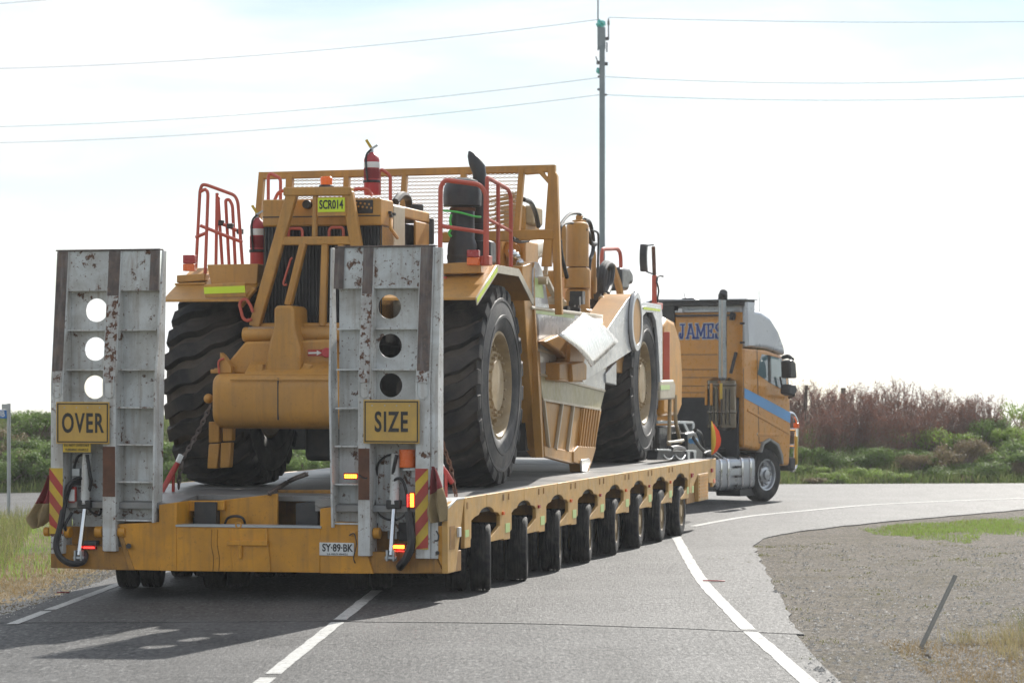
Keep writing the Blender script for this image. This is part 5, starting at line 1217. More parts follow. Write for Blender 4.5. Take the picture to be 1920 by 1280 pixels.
for x in (-.33, -KW+.33):
    MB().prism([(-5.9+.7*(1-cos(t)), .62+.55*sin(t)) for t in [pi*k/10 for k in range(4)]]+[(-4.6, 1.17), (-3.9, 1.15), (-3.3, .9), (-3.35, .88), (-3.95, 1.11), (-4.6, 1.13), (-5.4, 1.0)], 'x', x-.33, x+.33).build('mudguard', 'black_paint', truck, .004)
MB().box(-KW+.4, -.4, -4.8, -3.9, .98, 1.10).build('fifth_wheel', 'dark_steel', truck, .02)
# bull bar and front
def bull():
    yb = K.onX(1486, 850, -.1).y+.10
    m = MB().tube(round_path([(-.12, yb-.1, .55), (-.12, yb+.05, .60), (-.12, yb+.1, 1.45), (-.12, yb-.05, 1.62), (-.12, yb-.35, 1.62)], .12, 4), .04, 10)
    m.build('bull_bar_hoop', 'chrome', truck); 
    MB().tube(round_path([(-KW+.12, yb-.1, .55), (-KW+.12, yb+.05, .60), (-KW+.12, yb+.1, 1.45), (-KW+.12, yb-.05, 1.62), (-KW+.12, yb-.35, 1.62)], .12, 4), .04, 10).build('bull_bar_hoop', 'chrome', truck)
    for z in (.7, 1.0, 1.3): MB().tube([(-KW+.12, yb+.08, z), (-.12, yb+.08, z)], .035, 10).build('bull_bar_tube', 'chrome', truck)
    MB().box(-KW+.05, -.02, yb-.35, yb-.10, .55, .80).build('front_bumper', 'dark_steel', truck, .05)
    MB().box(-.06, .0, yb-.12, yb-.06, .66, 1.20).build('corner_lamp', 'hazard_yellow', truck, .02); MB().box(-.10, .0, yb-.08, yb-.0, 1.34, 1.44).build('corner_lamp', 'lens_orange', truck, .02)
    MB().box(-KW+.5, -.5, yb-.34, yb-.28, .9, 1.9).build('grille', 'black_paint', truck, .01)
bull()
ks('windscreen', [(1475, 680), (1477, 678), (1481, 740), (1479, 742)], -.15, -KW+.15, 'window_glass', truck, .01)
MB().tube([K.onY(1424, 590, .3), K.onY(1423, 545, .3)], .006, 5).build('aerial', 'black_paint', truck); MB().tube([K.onY(1285, 560, .3), K.onY(1282, 548, .3)], .006, 5).build('aerial', 'black_paint', truck)
kr('roof_beacon', [(1275, 563), (1304, 562), (1300, 558.5), (1279, 559)], KR+.2, .2, 'black_paint', truck, .02)

# ------------------------------------------------------------------ chains, flags
def chain(m, pts, r=.009, pitch=.055):
    P = smooth_path(pts, 10); d = 0; k = 0; acc = []
    for a, b in zip(P, P[1:]):
        L_ = (b-a).length
        while d < L_: acc.append((a+(b-a)*(d/L_), (b-a).normalized())); d += pitch
        d -= L_
    for c, t in acc:
        u = t.orthogonal().normalized(); v = t.cross(u)
        u = u if k % 2 else v; k += 1
        ring = []
        for i in range(10):
            a = 2*pi*i/10; ring.append(c+t*(.042*cos(a))+u*(.021*sin(a)))
        m.tube(ring, r, 5, closed=True)
def lashing(label, cp, bp, tailp):
    o = thing('tie_down_chain', label, 'chain', T, (cp[-1].x, cp[-1].y, DECK), 'tie-down chains holding the scraper')
    base = Vector((cp[-1].x, cp[-1].y, DECK)); off = lambda ps: [p-base for p in ps]
    m = MB(); chain(m, off(cp)); 
    if tailp: chain(m, off(tailp))
    m.stuff('chain_link', 'rust_steel' if cp[0].x > -2 else 'worn_steel', o)
    if bp:
        b = off(bp)
        MB().tube(b, [.022, .035, .03, .022][:len(b)] if len(b) == 4 else .028, 10).build('load_binder', 'hazard_red', o)
        h = b[1]; MB().bar(h, h+Vector((.02, -.05, -.32)), .028, .035).build('binder_lever', 'hazard_red', o, .006)
        MB().bar(b[0]+Vector((0, 0, .02)), b[0]+(b[1]-b[0])*.45, .07, .05).build('binder_tag', 'plate_white', o, .006)
    return o
TY = 1.35
lashing('grey tie-down chain with red load binder beside the ramp with the OVER board', [T.onY(392, 765, 1.5), T.onY(372, 808, 1.45), T.onY(352, 843, TY), T.onY(343, 858, TY)], [T.onY(340, 855, TY), T.onY(325, 882, 1.3), T.onY(312, 905, 1.2), T.onY(302, 926, 1.1)], [T.onY(341, 872, TY-.06), T.onY(337, 890, TY-.06), T.onY(335, 912, TY-.06)])
lashing('rusty tie-down chain hanging beside the ramp with the SIZE board', [T.onY(816, 786, .9), T.onY(826, 818, .85), T.onY(836, 850, .8), T.onY(845, 875, .75), T.onY(850, 905, .7), T.onY(855, 928, .62)], [T.onY(823, 869, .6), T.onY(836, 885, .6), T.onY(848, 905, .65)], None)
lashing('dark chain lying across the deck under the scraper tail', [T.onZ(505, 925, DECK+.03), T.onZ(540, 903, DECK+.05), T.onZ(556, 895, DECK+.16), T.onZ(575, 888, DECK+.28)], None, None)
def cloth(name, label, cat, pts_l, pts_r, ly, mats, split, folds, grp=None):
    """hanging cloth between a left and a right border; returns a thing"""
    n, mres = 14, 12; o = bpy.data.objects.new(name, None); COL.objects.link(o)
    L_, R_ = smooth_path([T.onY(*p, ly) for p in pts_l], 6), smooth_path([T.onY(*p, ly) for p in pts_r], 6)
    base = (L_[-1]+R_[-1])/2; o.location = T.world(base); o.rotation_euler = (0, 0, -T.yaw); tag(o, label, cat, grp)
    def at(P, t): i = min(int(t*(len(P)-1)), len(P)-2); f = t*(len(P)-1)-i; return P[i]*(1-f)+P[i+1]*f
    for (a, b, mt, nm) in ((0, split, mats[0], 'red_half'), (split, 1, mats[1], 'yellow_half')):
        m = MB(); vs = []
        for i in range(n+1):
            t = a+(b-a)*i/n; l, r = at(L_, t), at(R_, t)
            for j in range(mres+1):
                u = j/mres; p = l*(1-u)+r*u; p = p+Vector((0, -.05*sin(folds*pi*u+2*t)*(.3+t)-.02*sin(9*t+u*4), 0)); vs.append(p-base)
        m._add(vs, [(i*(mres+1)+j, i*(mres+1)+j+1, (i+1)*(mres+1)+j+1, (i+1)*(mres+1)+j) for i in range(n) for j in range(mres)])
        c = m.build(nm, mt, o); sm = c.modifiers.new('thickness', 'SOLIDIFY'); sm.thickness = .004
    return o
cloth('warning_flag', 'faded red and yellow cloth flag drooping beside the OVER ramp', 'flag', [(92, 890), (83, 915), (70, 938), (57, 960), (54, 972), (66, 990)], [(94, 890), (94, 915), (93, 938), (92, 958), (90, 974), (76, 986)], -.04, ('faded_red_cloth', 'faded_yellow_cloth'), .45, 3, 'cloth flags on the trailer')
cloth('warning_flag', 'faded red and tan cloth flag hanging on the SIZE ramp', 'flag', [(811, 874), (808, 900), (806, 930), (804, 958), (812, 980)], [(813, 874), (821, 888), (830, 915), (835, 945), (836, 976)], -.10, ('faded_red_cloth', 'faded_yellow_cloth'), .48, 3, 'cloth flags on the trailer')
# bright pennant at the front corner of the deck
def pennant():
    b = T.onX(1337, 858, -.05); o = bpy.data.objects.new('pennant_flag', None); COL.objects.link(o); o.location = T.world(b); o.rotation_euler = (0, 0, -T.yaw); tag(o, 'bright orange and yellow pennant at the front corner of the deck', 'flag')
    MB().cyl((0, 0, -.1), (0, .01, .62), .007, 8).build('stick', 'dark_steel', o)
    P = [T.onY(x, y, b.y)-b for x, y in ((1335, 790), (1340, 797), (1348, 808), (1352, 823), (1351, 834), (1344, 846), (1336, 852))]
    L_ = [T.onY(x, y, b.y)-b for x, y in ((1335, 789), (1335, 797), (1335, 808), (1335, 823), (1335, 834), (1335, 846), (1335, 852))]
    for nm, mt, f0, f1 in (('yellow_band', 'flag_yellow', 0, .5), ('orange_band', 'flag_orange', .5, 1)):
        m = MB(); vs = []
        for l, r in zip(L_, P):
            for k in range(5): f = f0+(f1-f0)*k/4; q = l*(1-f)+r*f; vs.append(q+Vector((0, -.03-.04*sin(3.5*f+l.z*3), 0)))
        m._add(vs, [(i*5+k, i*5+k+1, i*5+k+6, i*5+k+5) for i in range(6) for k in range(4)])
        c = m.build(nm, mt, o); c.modifiers.new('thickness', 'SOLIDIFY').thickness = .004
pennant()
# ------------------------------------------------------------------ power pole and lines
W = Frame(0, 0, 0)
PYY = 95.
def wp(px, py, Y=PYY): return Vector(((px-CXP)/FPX*Y, Y, CAMH-(py-HYP)/FPX*Y))
pb = wp(1129, 800); gzp = terrain(pb.x, pb.y)
pole = thing('power_pole', 'tall grey steel and concrete power pole standing behind the truck', 'pole', None, (pb.x, pb.y, gzp))
def rel(v): return Vector(v)-Vector((pb.x, pb.y, gzp))
zt = wp(1129, 85).z-gzp
MB().prism([(-.105, 0), (.105, 0), (.095, zt), (-.095, zt)], 'y', -.16, .16).build('pole_shaft', 'pole_grey', pole, .01)
a = rel(wp(1126.5, 92)); b = rel(wp(1126, 52)); MB().prism([(a.x-.10, a.z), (a.x+.17, a.z), (b.x+.17, b.z), (b.x-.10, b.z)], 'y', -.12, .12).build('pole_head', 'pole_grey', pole, .01)
MB().bar(rel(wp(1121.5, 95)), rel(wp(1121, -40)), .055).build('mast', 'pole_grey', pole, .006)
def insul(px, py, r, tilt):
    c = rel(wp(px, py)); ax = Vector((sin(tilt), -.3, cos(tilt))).normalized(); P = []
    m = MB(); u = ax.orthogonal().normalized(); v = ax.cross(u)
    prof = [(.04, -.12), (r*.5, -.10), (r, -.04), (r*.95, .0), (r*.5, .03), (r*.8, .08), (r*.4, .13), (.03, .16)]
    vs = [c+ax*t+(u*cos(2*pi*k/16)+v*sin(2*pi*k/16))*q for q, t in prof for k in range(16)]
    m._add(vs, [(i*16+k, i*16+(k+1) % 16, (i+1)*16+(k+1) % 16, (i+1)*16+k) for i in range(len(prof)-1) for k in range(16)]); m.build('insulator', 'insulator_teal', pole)
insul(1128, 46, .17, .9); insul(1124, 133, .14, 1.2); insul(1122.5, 45, .1, .2)
for px, py0, py1 in ((1141, 35, 74), (1138, 80, 98)): MB().cyl(rel(wp(px, py0)), rel(wp(px, py1)), .025, 8).build('drop_rod', 'dark_steel', pole)
for px, py in ((1138, 73), (1136, 120), (1122, 118)): q = rel(wp(px, py)); MB().box(q.x-.07, q.x+.07, -.05, .05, q.z-.06, q.z+.06).build('bracket', 'dark_steel', pole, .01)
q = rel(wp(1141, 42)); MB().lathe([(.02, -.10), (.06, -.09), (.03, -.05), (.06, -.03), (.03, .01), (.06, .03), (.02, .07)], q, 'z', 12).build('insulator', 'dark_steel', pole)
MB().bar(rel(wp(1117, 106)), rel(wp(1122, 120)), .04).build('fuse_arm', 'dark_steel', pole, .005)
for px, py in ((1124, 144), (1135, 178), (1123, 168)): q = rel(wp(px, py)); MB().cyl(q-Vector((.06, 0, 0)), q+Vector((.06, 0, 0)), .04, 8).build('wire_clamp', 'dark_steel', pole)
def wire(label, p, q, sag):
    n = 24; P = [p*(1-i/n)+q*(i/n)-Vector((0, 0, sag*4*(i/n)*(1-i/n))) for i in range(n+1)]
    P.append(P[-1]+(P[-1]-P[-2])*24)      # on past the frame
    tag(MB().tube(P, .0095, 5).build('power_line', 'dark_steel'), label, 'wire', 'power lines')
wire('topmost power line running left from the pole', wp(1122, 37), wp(-60, 130, 112), .35); wire('middle power line running left from the pole', wp(1122, 146), wp(-60, 239, 112), .35)
wire('lowest power line running left from the pole', wp(1124, 178), wp(-60, 269, 112), .35)
wire('topmost power line running right from the pole', wp(1141, 33), wp(1990, 40, 100), .1); wire('middle power line running right from the pole', wp(1135, 144), wp(1990, 143, 100), .25); wire('lowest power line running right from the pole', wp(1135, 178), wp(1990, 178, 100), .2)
wire('faint power line cutting the upper left corner of the sky', wp(-1500, 129, 112), wp(260, -14, 112), .0)
# ------------------------------------------------------------------ street sign post, fence posts, leaning picket
sx, sy = (16.5-CXP)/FPX*46.7, 46.7; sz = gz(sx, sy)-.01
sp = thing('street_sign', 'grey steel post with a blue street name blade in the left verge', 'sign', None, (sx, sy, sz))
MB().cyl((0, 0, -.05), (0, 0, 1.97), .033, 14).build('post', 'galv_steel', sp)
MB().box(-1.05, -.035, -.008, .008, 1.71, 1.86).build('blade', 'sign_blue', sp, .003); MB().box(-.12, .02, -.03, .03, 1.865, 1.96).build('cap_bracket', 'galv_steel', sp, .004)
text('blade_lettering', 'UB', .15, 'plate_white', sp, (-.07, -.0095, 1.785), .75, .003, 1.0, .001, (pi/2, 0, 0), 'RIGHT')
for nm, lab, px, pt, Y, r, lean in (('fence_post', 'dark timber fence post among the red twig shrubs', 1581, 727, 67, .07, 0), ('fence_post', 'thin leaning timber post beside the truck mirror', 1503, 722, 64, .045, .12)):
    x = (px-CXP)/FPX*Y; g = terrain(x, Y); top = CAMH-(pt-HYP)/FPX*Y
    o = MB().tube([(0, 0, -.2), (.02+lean*.5, 0, (top-g)*.5), (lean, .02, top-g)], [r, r*.95, r*.9], 8).build(nm, 'timber_grey'); o.location = (x, Y, g); tag(o, lab, 'post', 'old fence posts')
b0 = G(1722, 1213); Yb = b0[1]; tp = Vector(((1794-CXP)/FPX*Yb, Yb+.05, CAMH-(1079-HYP)/FPX*Yb))
o = MB(); v = tp-Vector((b0[0], b0[1], 0)); o.bar((0, 0, -.05), v, .018, .028); o.bar((0, .012, -.05), v+Vector((0, .012, 0)), .008, .038); o = o.build('steel_picket', 'galv_steel'); o.location = (b0[0], b0[1], 0)
tag(o, 'grey steel picket leaning out of the gravel verge', 'picket')
o.data.materials[0] = MATS['picket_grey']
for lab, px, py, s, mt, rz in (('small flat scrap of red plastic beyond the curved white line', 1338, 1092, .13, 'lens_red', .2), ('tiny red wrapper with a white end by the left shoulder', 118, 1105, .07, 'faded_red_cloth', .3)):
    x, y = G(px, py); m = MB(); m.prism([(-s, -.012), (s, -.016), (s*.95, .02), (-s*.8, .014)], 'z', 0, .012); o = m.build('litter_scrap', mt, None, .003); o.location = (x, y, gz(x, y)+.018); o.rotation_euler = (.02, .03, rz); tag(o, lab, 'litter', 'litter on the road')

# ------------------------------------------------------------------ vegetation
def leaf_mat(name, a, b, c, trans=.35, sc=6):
    m, nt, bs, N, L = _new(name)
    g = N('ShaderNodeNewGeometry'); tc = N('ShaderNodeTexCoord').outputs['Object']
    col = _mix(N, L, _range(N, L, _noise(N, L, tc, sc, 3), .35, .65), a, b)
    col = _mix(N, L, _range(N, L, _noise(N, L, tc, sc*9, 2), .5, .7), col, c)
    L(col, bs.inputs['Base Color']); bs.inputs['Roughness'].default_value = .6; bs.inputs['Specular IOR Level'].default_value = .3
    tr = N('ShaderNodeBsdfTranslucent'); L(col, tr.inputs[0]); mx = N('ShaderNodeMixShader'); mx.inputs[0].default_value = trans
    L(bs.outputs[0], mx.inputs[1]); L(tr.outputs[0], mx.inputs[2]); L(mx.outputs[0], nt.nodes['Material Output'].inputs[0])
leaf_mat('leaf_green', (.115, .19, .045), (.17, .25, .07), (.23, .30, .10), .5)
leaf_mat('leaf_bright', (.17, .27, .04), (.24, .34, .065), (.30, .37, .11), .5)
leaf_mat('leaf_dry', (.19, .14, .08), (.26, .20, .12), (.15, .15, .06), .4)
leaf_mat('leaf_red', (.22, .075, .06), (.27, .115, .085), (.19, .145, .07), .45)
leaf_mat('twig', (.20, .14, .12), (.26, .19, .16), (.14, .10, .085), .1)
leaf_mat('grass_green', (.17, .27, .045), (.24, .34, .075), (.30, .34, .13), .5)
leaf_mat('grass_bank', (.09, .14, .035), (.15, .19, .06), (.22, .20, .09), .45, 1.2)
leaf_mat('grass_tall', (.13, .16, .045), (.24, .24, .09), (.36, .31, .16), .4)
leaf_mat('grass_straw', (.30, .25, .13), (.38, .31, .18), (.24, .25, .10), .4)
leaf_mat('grass_dry', (.30, .22, .11), (.38, .28, .15), (.20, .15, .07), .3)
def leaf(m, p, n, s, asp, rnd):
    u = n.orthogonal().normalized(); a = rnd.uniform(0, 6.28); w = n.cross(u); t = u*cos(a)+w*sin(a); b = n.cross(t)
    i = len(m.v); m.v += [tuple(p-t*s*.5), tuple(p+b*s*asp*.5), tuple(p+t*s*.5), tuple(p-b*s*asp*.5)]; m.f.append([i, i+1, i+2, i+3]); m.mi.append(0)
def rv(rnd): 
    while 1:
        v = Vector((rnd.uniform(-1, 1), rnd.uniform(-1, 1), rnd.uniform(-1, 1)))
        if .05 < v.length < 1: return v
def bush_meshes(seed, w, h, n, ls, lmat, lobes=9):
    """crown: leaf-sized faces spread through overlapping clumps; stems: thin tapered limbs"""
    rnd = random.Random(seed); m = MB(); st = MB(); cl = []
    for k in range(lobes):
        a = rnd.uniform(0, 6.28); r = w*.42*math.sqrt(rnd.random())
        cl.append((Vector((r*cos(a), r*sin(a)*.8, h*rnd.uniform(.25, .72)*(1-.35*r/w))), rnd.uniform(.16, .34)*w*.6, rnd.uniform(.12, .28)*h))
    for k in range(n):
        c, rw, rh = rnd.choice(cl); v = rv(rnd); v = v*(.55+.45*rnd.random())/max(v.length, .35)*min(1, v.length+.35)
        p = c+Vector((v.x*rw, v.y*rw, v.z*rh*1.15))
        if p.z < .02: p.z = rnd.uniform(.02, h*.3)
        nrm = (v+rv(rnd)*.8+Vector((0, 0, .35))).normalized(); leaf(m, p, nrm, ls*rnd.uniform(.6, 1.5), rnd.uniform(.35, .6), rnd)
    for c, rw, rh in cl:
        st.tube([(c.x*.15, c.y*.15, -.1), (c.x*.6, c.y*.6, c.z*.5), tuple(c)], [.03, .02, .008], 5)
        for k in range(4): q = rv(rnd); st.tube([tuple(c*.8), (c.x+q.x*rw, c.y+q.y*rw, c.z+abs(q.z)*rh*1.4)], [.01, .003], 4)
    return m.mesh('crown', lmat, 0), st.mesh('stem', 'twig', 30)
def twig_meshes(seed, w, h, n, lmat='leaf_red'):
    rnd = random.Random(seed); st = MB(); m = MB()
    for k in range(n):
        x, y = rnd.gauss(0, w*.22), rnd.gauss(0, w*.15); hh = h*(rnd.uniform(.45, .92) if rnd.random() < .75 else rnd.uniform(.9, 1.12)); lx_, ly_ = rnd.gauss(0, .16)+x*.25, rnd.gauss(0, .12)
        p0, p1, p2 = Vector((x*.8, y, -.1)), Vector((x+lx_*.5, y+ly_*.5, hh*.55)), Vector((x+lx_*1.3, y+ly_*1.2, hh)); st.tube([p0, p1, p2], [.010, .007, .0025], 3, caps=False)
        for j in range(5):
            t = rnd.uniform(.35, .95); b = p1*(1-t)+p2*t if t > .5 else p0*(1-t)+p1*t; q = b+Vector((rnd.gauss(0, .12), rnd.gauss(0, .1), rnd.uniform(.10, .32)*h*.6)); st.tube([b, q], [.005, .002], 3, caps=False)
            for i in range(6): f = rnd.random(); leaf(m, b*(1-f)+q*f+rv(rnd)*.05, rv(rnd).normalized(), rnd.uniform(.025, .06), .5, rnd)
        for j in range(6): f = rnd.uniform(.1, .75); p = p0*(1-f)+p2*f; leaf(m, p+rv(rnd)*.07, rv(rnd).normalized(), rnd.uniform(.04, .085), .5, rnd)
    return m.mesh('crown', lmat, 0), st.mesh('stem', 'twig', 0)
def plant(name, label, cat, group, meshes, x, y, s=1, sz=1, rz=0):
    g = terrain(x, y); o = bpy.data.objects.new(name, None); COL.objects.link(o); o.location = (x, y, g); o.scale = (s, s, s*sz); o.rotation_euler = (0, 0, rz); tag(o, label, cat, group)
    for n, me in zip(('crown', 'stem'), meshes): c = bpy.data.objects.new(n, me); COL.objects.link(c); c.parent = o
    return o
GRN = [bush_meshes(s, 1.9, .95, 4600, .062, 'leaf_green', 18) for s in (1, 2, 3)]
BRT = [bush_meshes(s, 1.9, .75, 4200, .058, 'leaf_bright', 16) for s in (4, 5)]
DRY = [bush_meshes(s, 1.8, .75, 4000, .05, 'leaf_dry', 15) for s in (6, 7)]
RED = [twig_meshes(s, 1.9, 1.5, 130) for s in (8, 9, 10)]
rb = random.Random(5)
def X_at(px, Y): return (px-CXP)/FPX*Y
def side(px): return 'on the right bank' 
k = 0
ORD = ['first', 'second', 'third', 'fourth', 'fifth', 'sixth', 'seventh', 'eighth', 'ninth', 'tenth', 'eleventh', 'twelfth', 'thirteenth', 'fourteenth', 'fifteenth', 'sixteenth', 'seventeenth', 'eighteenth']
# red twig shrubs along the crest
for i, px in enumerate(range(1475, 1880, 34)):
    Y = rb.uniform(62.5, 65.5); x = X_at(px+rb.uniform(-8, 8), Y)
    want = CAMH-(rb.uniform(722, 750)+(18 if px > 1780 else 0)-HYP)/FPX*Y; h = want-terrain(x, Y)
    plant('twig_shrub', f'{ORD[i]} reddish bare twig shrub from the truck along the bank crest', 'shrub', 'red twig shrubs on the bank', RED[i % 3], x, Y, max(.6, h/1.5), 1, rb.uniform(0, 6))
for i, px in enumerate(range(1490, 1800, 62)):
    Y = rb.uniform(60.8, 62); x = X_at(px, Y); plant('twig_shrub', f'{ORD[i]} low brown twig shrub from the truck, halfway up the bank', 'shrub', 'brown twig shrubs on the bank', RED[(i+1) % 3], x, Y, .62, 1, rb.uniform(0, 6))
def row(kind, meshes, spots, labels, group, name='bush'):
    for i, ((px, pyb, s, sz), lab) in enumerate(zip(spots, labels)):
        # stand each bush where its foot shows on the bank
        best = None
        for t in range(0, 90):
            Y = 56.8+t*.1; x = X_at(px, Y); py = HYP+(CAMH-terrain(x, Y))*FPX/Y
            if best is None or abs(py-pyb) < best[0]: best = (abs(py-pyb), x, Y)
        plant(name, lab, 'bush', group, meshes[i % len(meshes)], best[1], best[2], s, sz, rb.uniform(0, 6))
row('g', GRN, [(1505, 872, .65, .9), (1575, 878, .7, .7), (1640, 876, .6, 1), (1715, 880, .7, .8), (1765, 900, .7, .6), (1840, 898, .75, .7), (1895, 890, .85, .9), (1955, 880, 1.0, 1.1), (1850, 838, .75, 1.2)],
    [f'{ORD[i]} dark green bush from the truck on the lower right bank' for i in range(9)], 'green bushes on the right bank')
row('b', BRT, [(1760, 850, .95, 1.0), (1565, 907, .6, .7), (1665, 905, .65, .7), (1895, 850, .75, 1.3), (1930, 815, .9, 1.6), (1615, 902, .55, .9), (1520, 890, .55, .7), (1700, 860, .5, .8)],
    ['bright green mound in the middle of the right bank', 'bright green low plant nearest the truck at the foot of the bank', 'bright green low plant at the foot of the bank under the dry bush', 'bright green bush near the right edge of the photo', 'tallest bright green bush at the right edge of the photo', 'bright green low plant midway along the foot of the bank', 'small bright green plant just right of the bull bar', 'small bright green plant left of the mound in the middle of the bank'], 'bright green bushes')
row('d', DRY, [(1795, 884, 1.0, 1.25), (1712, 892, .5, 1.7), (1880, 830, .8, 1.3), (1530, 909, .4, .7), (1925, 896, .5, 1.4), (1640, 850, .5, 1), (1820, 905, .35, .8)],
    ['widest dry brown bush on the right bank', 'small pale dry bush left of the wide brown one', 'dry brown bush under the bright green one at the right edge', 'dry low plant at the foot of the bank beside the truck', 'small dry bush at the right edge low on the bank', 'small dry bush below the red twigs left of the green mound', 'lowest dry plant under the wide brown bush'], 'dry bushes')
row('l', GRN, [(70, 822, .95, .9), (20, 858, .85, .8), (105, 866, .8, .9), (60, 890, .9, .9), (5, 905, .8, .9), (110, 905, .8, .9), (320, 880, .9, 1), (345, 905, .8, 1), (555, 890, .9, 1), (590, 905, .8, 1)],
    ['large dark bush crowning the left bank beside the street sign', 'dark green bush left of the street sign post', 'dark green bush against the OVER ramp on the left bank', 'dark green bush right of the street sign post', 'lowest green bush at the left edge of the photo', 'low green bush behind the faded flag on the left', 'green bush seen between the OVER ramp and the scraper tyre', 'lower green bush seen behind the red load binder', 'green bush seen under the scraper tail', 'lower green bush seen under the scraper tail near the ramp'], 'green bushes on the left bank')
row('l2', BRT, [(60, 862, .7, .8), (95, 880, .6, .8), (330, 890, .6, .8), (560, 895, .6, .8)], ['bright green patch midway up the left bank', 'bright green plant beside the OVER ramp', 'bright green plant behind the red load binder', 'bright green plant seen under the scraper tail'], 'bright green bushes on the left bank')
row('l3', DRY, [(5, 860, .9, 1.2), (28, 885, .7, 1.2)], ['dry yellowish bush at the left edge of the photo', 'dry yellowish bush just right of the sign post'], 'dry bushes on the left bank')
# grass and stones: nobody could count them
def blades(name, label, region, n, h0, h1, w, mt, seed, lean=.35, clump=0):
    rnd = random.Random(seed); m = MB(); cs = [region(rnd) for _ in range(max(1, clump))] if clump else None
    for k in range(n):
        if clump: c = rnd.choice(cs); x, y = c[0]+rnd.gauss(0, .09), c[1]+rnd.gauss(0, .09)
        else: x, y = region(rnd)
        z = terrain(x, y)+.02; h = rnd.uniform(h0, h1)*(.6+.8*abs(noise.noise((x*1.3, y*.8, seed)))); a = rnd.uniform(0, 6.28); dx, dy = cos(a)*w*.5, sin(a)*w*.5; bx_, by_ = rnd.gauss(0, lean)*h, rnd.gauss(0, lean)*h
        i = len(m.v); m.v += [(x-dx, y-dy, z), (x+dx, y+dy, z), (x+dx*.6+bx_*.4, y+dy*.6+by_*.4, z+h*.6), (x-dx*.6+bx_*.4, y-dy*.6+by_*.4, z+h*.6), (x+bx_, y+by_, z+h)]
        m.f += [[i, i+1, i+2, i+3], [i+3, i+2, i+4]]; m.mi += [0, 0]
    return tag(m.build(name, mt, smooth=0), label, kind='stuff')
def reg(x0, x1, y0, y1, cond=None):
    def f(r):
        for _ in range(50):
            x, y = r.uniform(x0, x1), r.uniform(y0, y1)
            if cond is None or cond(x, y): return x, y
        return x, y
    return f
blades('bank_grass', 'rank grass covering the far bank', reg(5, 15, 56.9, 64, lambda x, y: y > far_edge(x)+.3), 16000, .12, .38, .02, 'grass_bank', 21, .4)
blades('bank_grass', 'rank grass covering the left bank', reg(-16, -3, 57, 64, lambda x, y: y > far_edge(x)+.3), 16000, .12, .38, .02, 'grass_bank', 22, .4)
edge = lambda x, y: x < lx(y, -1.25)-.6*noise.noise((y*.7, 1, 0))
blades('tall_grass', 'pale green and straw coloured tall grass on the left verge', reg(-13, -5, 33, 45.6, lambda x, y: edge(x, y) and x < -6.2-.15*(y-33)), 12000, .16, .46, .009, 'grass_tall', 1)
blades('green_grass', 'green grass between the straw on the left verge', reg(-13, -5, 31, 45, edge), 9000, .08, .22, .010, 'grass_green', 2)
blades('dry_grass', 'cut dry grass along the left shoulder', reg(-9, -4.6, 25, 36, lambda x, y: x < lx(y, -.75)-.35*noise.noise((y*.9, 4, 0))), 16000, .02, .07, .010, 'grass_dry', 3, .7)
def green_patch(x, y):
    px, py = CXP+FPX*x/y, HYP+FPX*CAMH/y
    n = noise.noise((x*.9, y*.45, 3))+.5*noise.noise((x*3.1, y*1.6, 7)); lo = 1013-.045*(1920-px)+14*n
    top = 968+(1920-px)*.07+5*noise.noise((x*.8, y*.8, 0))
    return top < py < lo and px > 1590+40*n and (n > -.28 or random.random() < .25) and (py < lo-6 or random.random() < .5)
blades('green_patch', 'bright green grass on the gravel verge by the cross road', reg(5, 14, 36.5, 45, green_patch), 60000, .02, .075, .009, 'grass_green', 4)
blades('straw_patch', 'straw coloured blades mixed into the green grass by the cross road', reg(5, 14, 36.2, 45, green_patch), 12000, .02, .10, .008, 'grass_tall', 14)
blades('weed_tuft', 'thin yellow green weeds scattered on the gravel verge', reg(2.4, 7.5, 21, 37), 3600, .012, .04, .010, 'grass_tall', 5, .8, 130)
blades('dry_tuft', 'straw and green tussocks at the bottom right corner', reg(3.75, 5.6, 19, 24.0, lambda x, y: x > 3.9+.2*(24-y)*0), 2200, .08, .34, .005, 'grass_straw', 6, .4, 22)
blades('green_tuft', 'green tussock cut by the right edge of the photo', reg(4.55, 5.4, 21.5, 24), 1500, .12, .42, .006, 'grass_tall', 8, .3, 7)
blades('dry_litter', 'brown dead grass lying at the bottom right corner', reg(3.2, 5.8, 18.2, 23.2), 9000, .015, .08, .007, 'grass_dry', 7, 1.0)
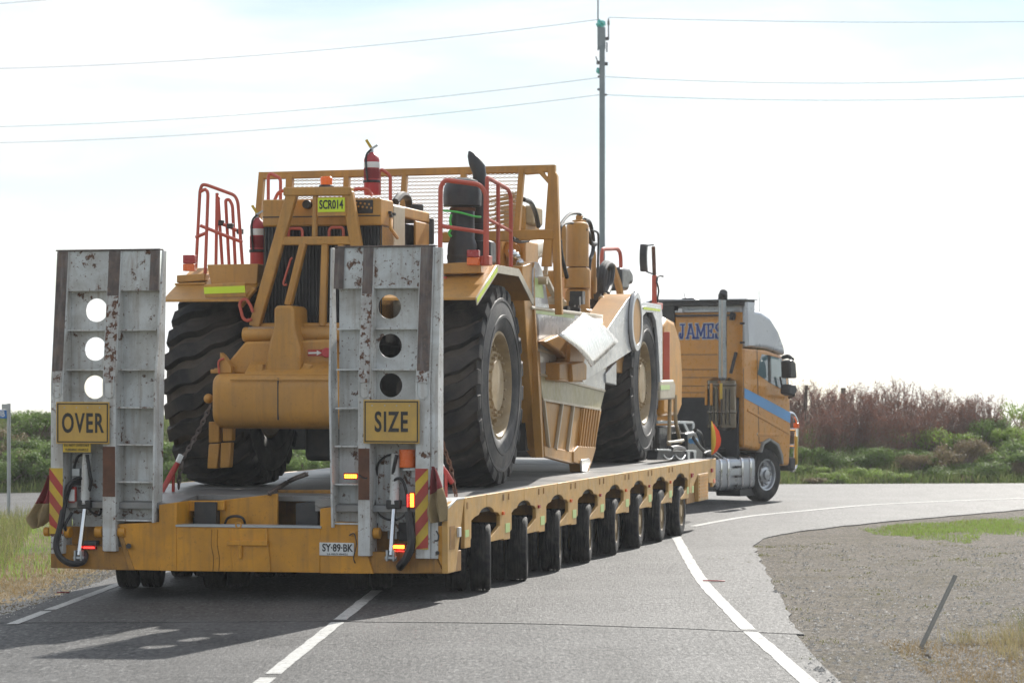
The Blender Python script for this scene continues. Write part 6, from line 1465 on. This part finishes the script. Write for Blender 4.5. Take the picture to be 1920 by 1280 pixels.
def stones():
    rnd = random.Random(9); m = MB(); 
    for k in range(22000):
        y = 18.5+19*rnd.random()**1.5; xe = None
        x = rnd.uniform(2.2, 6.5)+(.0 if y < 30 else rnd.uniform(0, 4))
        px, py = CXP+FPX*x/y, HYP+FPX*CAMH/y
        ex = 1515 if py > 1190 else (1413+(py-1020)*.5 if py > 1020 else 1900)
        if px < ex-14+abs(rnd.gauss(0, 22)) or px > 1960: continue
        s = .004+.015*rnd.random()**4+(.02*rnd.random() if rnd.random() < .045 else 0); i = len(m.v); q = [s*rnd.uniform(.6, 1.3) for _ in range(6)]
        m.v += [(x-q[0], y, s*.2), (x, y-q[1], s*.2), (x+q[2], y, s*.2), (x, y+q[3], s*.2), (x+.3*q[4], y+.2*q[5], s*rnd.uniform(.6, 1.2))]
        m.f += [[i, i+1, i+4], [i+1, i+2, i+4], [i+2, i+3, i+4], [i+3, i, i+4]]; m.mi += [0]*4
    return tag(m.build('gravel_stones', 'stone_grey', smooth=0), 'loose grey stones on the right verge', kind='stuff')
mat('stone_grey', (.44, .42, .39), .9, var=.6, vscale=45)
stones()
def shoulder():
    rnd = random.Random(12); m = MB()
    for k in range(3500):
        y = rnd.uniform(22, 34); x = lx(y, -.22)-abs(rnd.gauss(0, .33)); s = .008+.02*rnd.random()**3; z = gz(x, y)-.006; i = len(m.v); q = [s*rnd.uniform(.6, 1.3) for _ in range(4)]
        m.v += [(x-q[0], y, z), (x, y-q[1], z), (x+q[2], y, z), (x, y+q[3], z), (x, y, z+s*rnd.uniform(.7, 1.2))]
        m.f += [[i, i+1, i+4], [i+1, i+2, i+4], [i+2, i+3, i+4], [i+3, i, i+4]]; m.mi += [0]*4
    tag(m.build('shoulder_gravel', 'stone_grey', smooth=0), 'loose gravel along the left shoulder', kind='stuff')
shoulder()

# ------------------------------------------------------------------ dusty air, its haze also added to lift the shadows
def air():
    m, nt, b, N, L = _new('dusty_veil'); nt.nodes.remove(b); v = N('ShaderNodeVolumePrincipled')
    v.inputs['Color'].default_value = (.90, .94, .98, 1); v.inputs['Density'].default_value = .00045; v.inputs['Anisotropy'].default_value = .45
    L(v.outputs[0], nt.nodes['Material Output'].inputs['Volume'])
    o = MB().box(-404, 404, -104, 604, -24, 22).build('haze', 'dusty_veil', smooth=0); o['kind'] = 'stuff'
air()
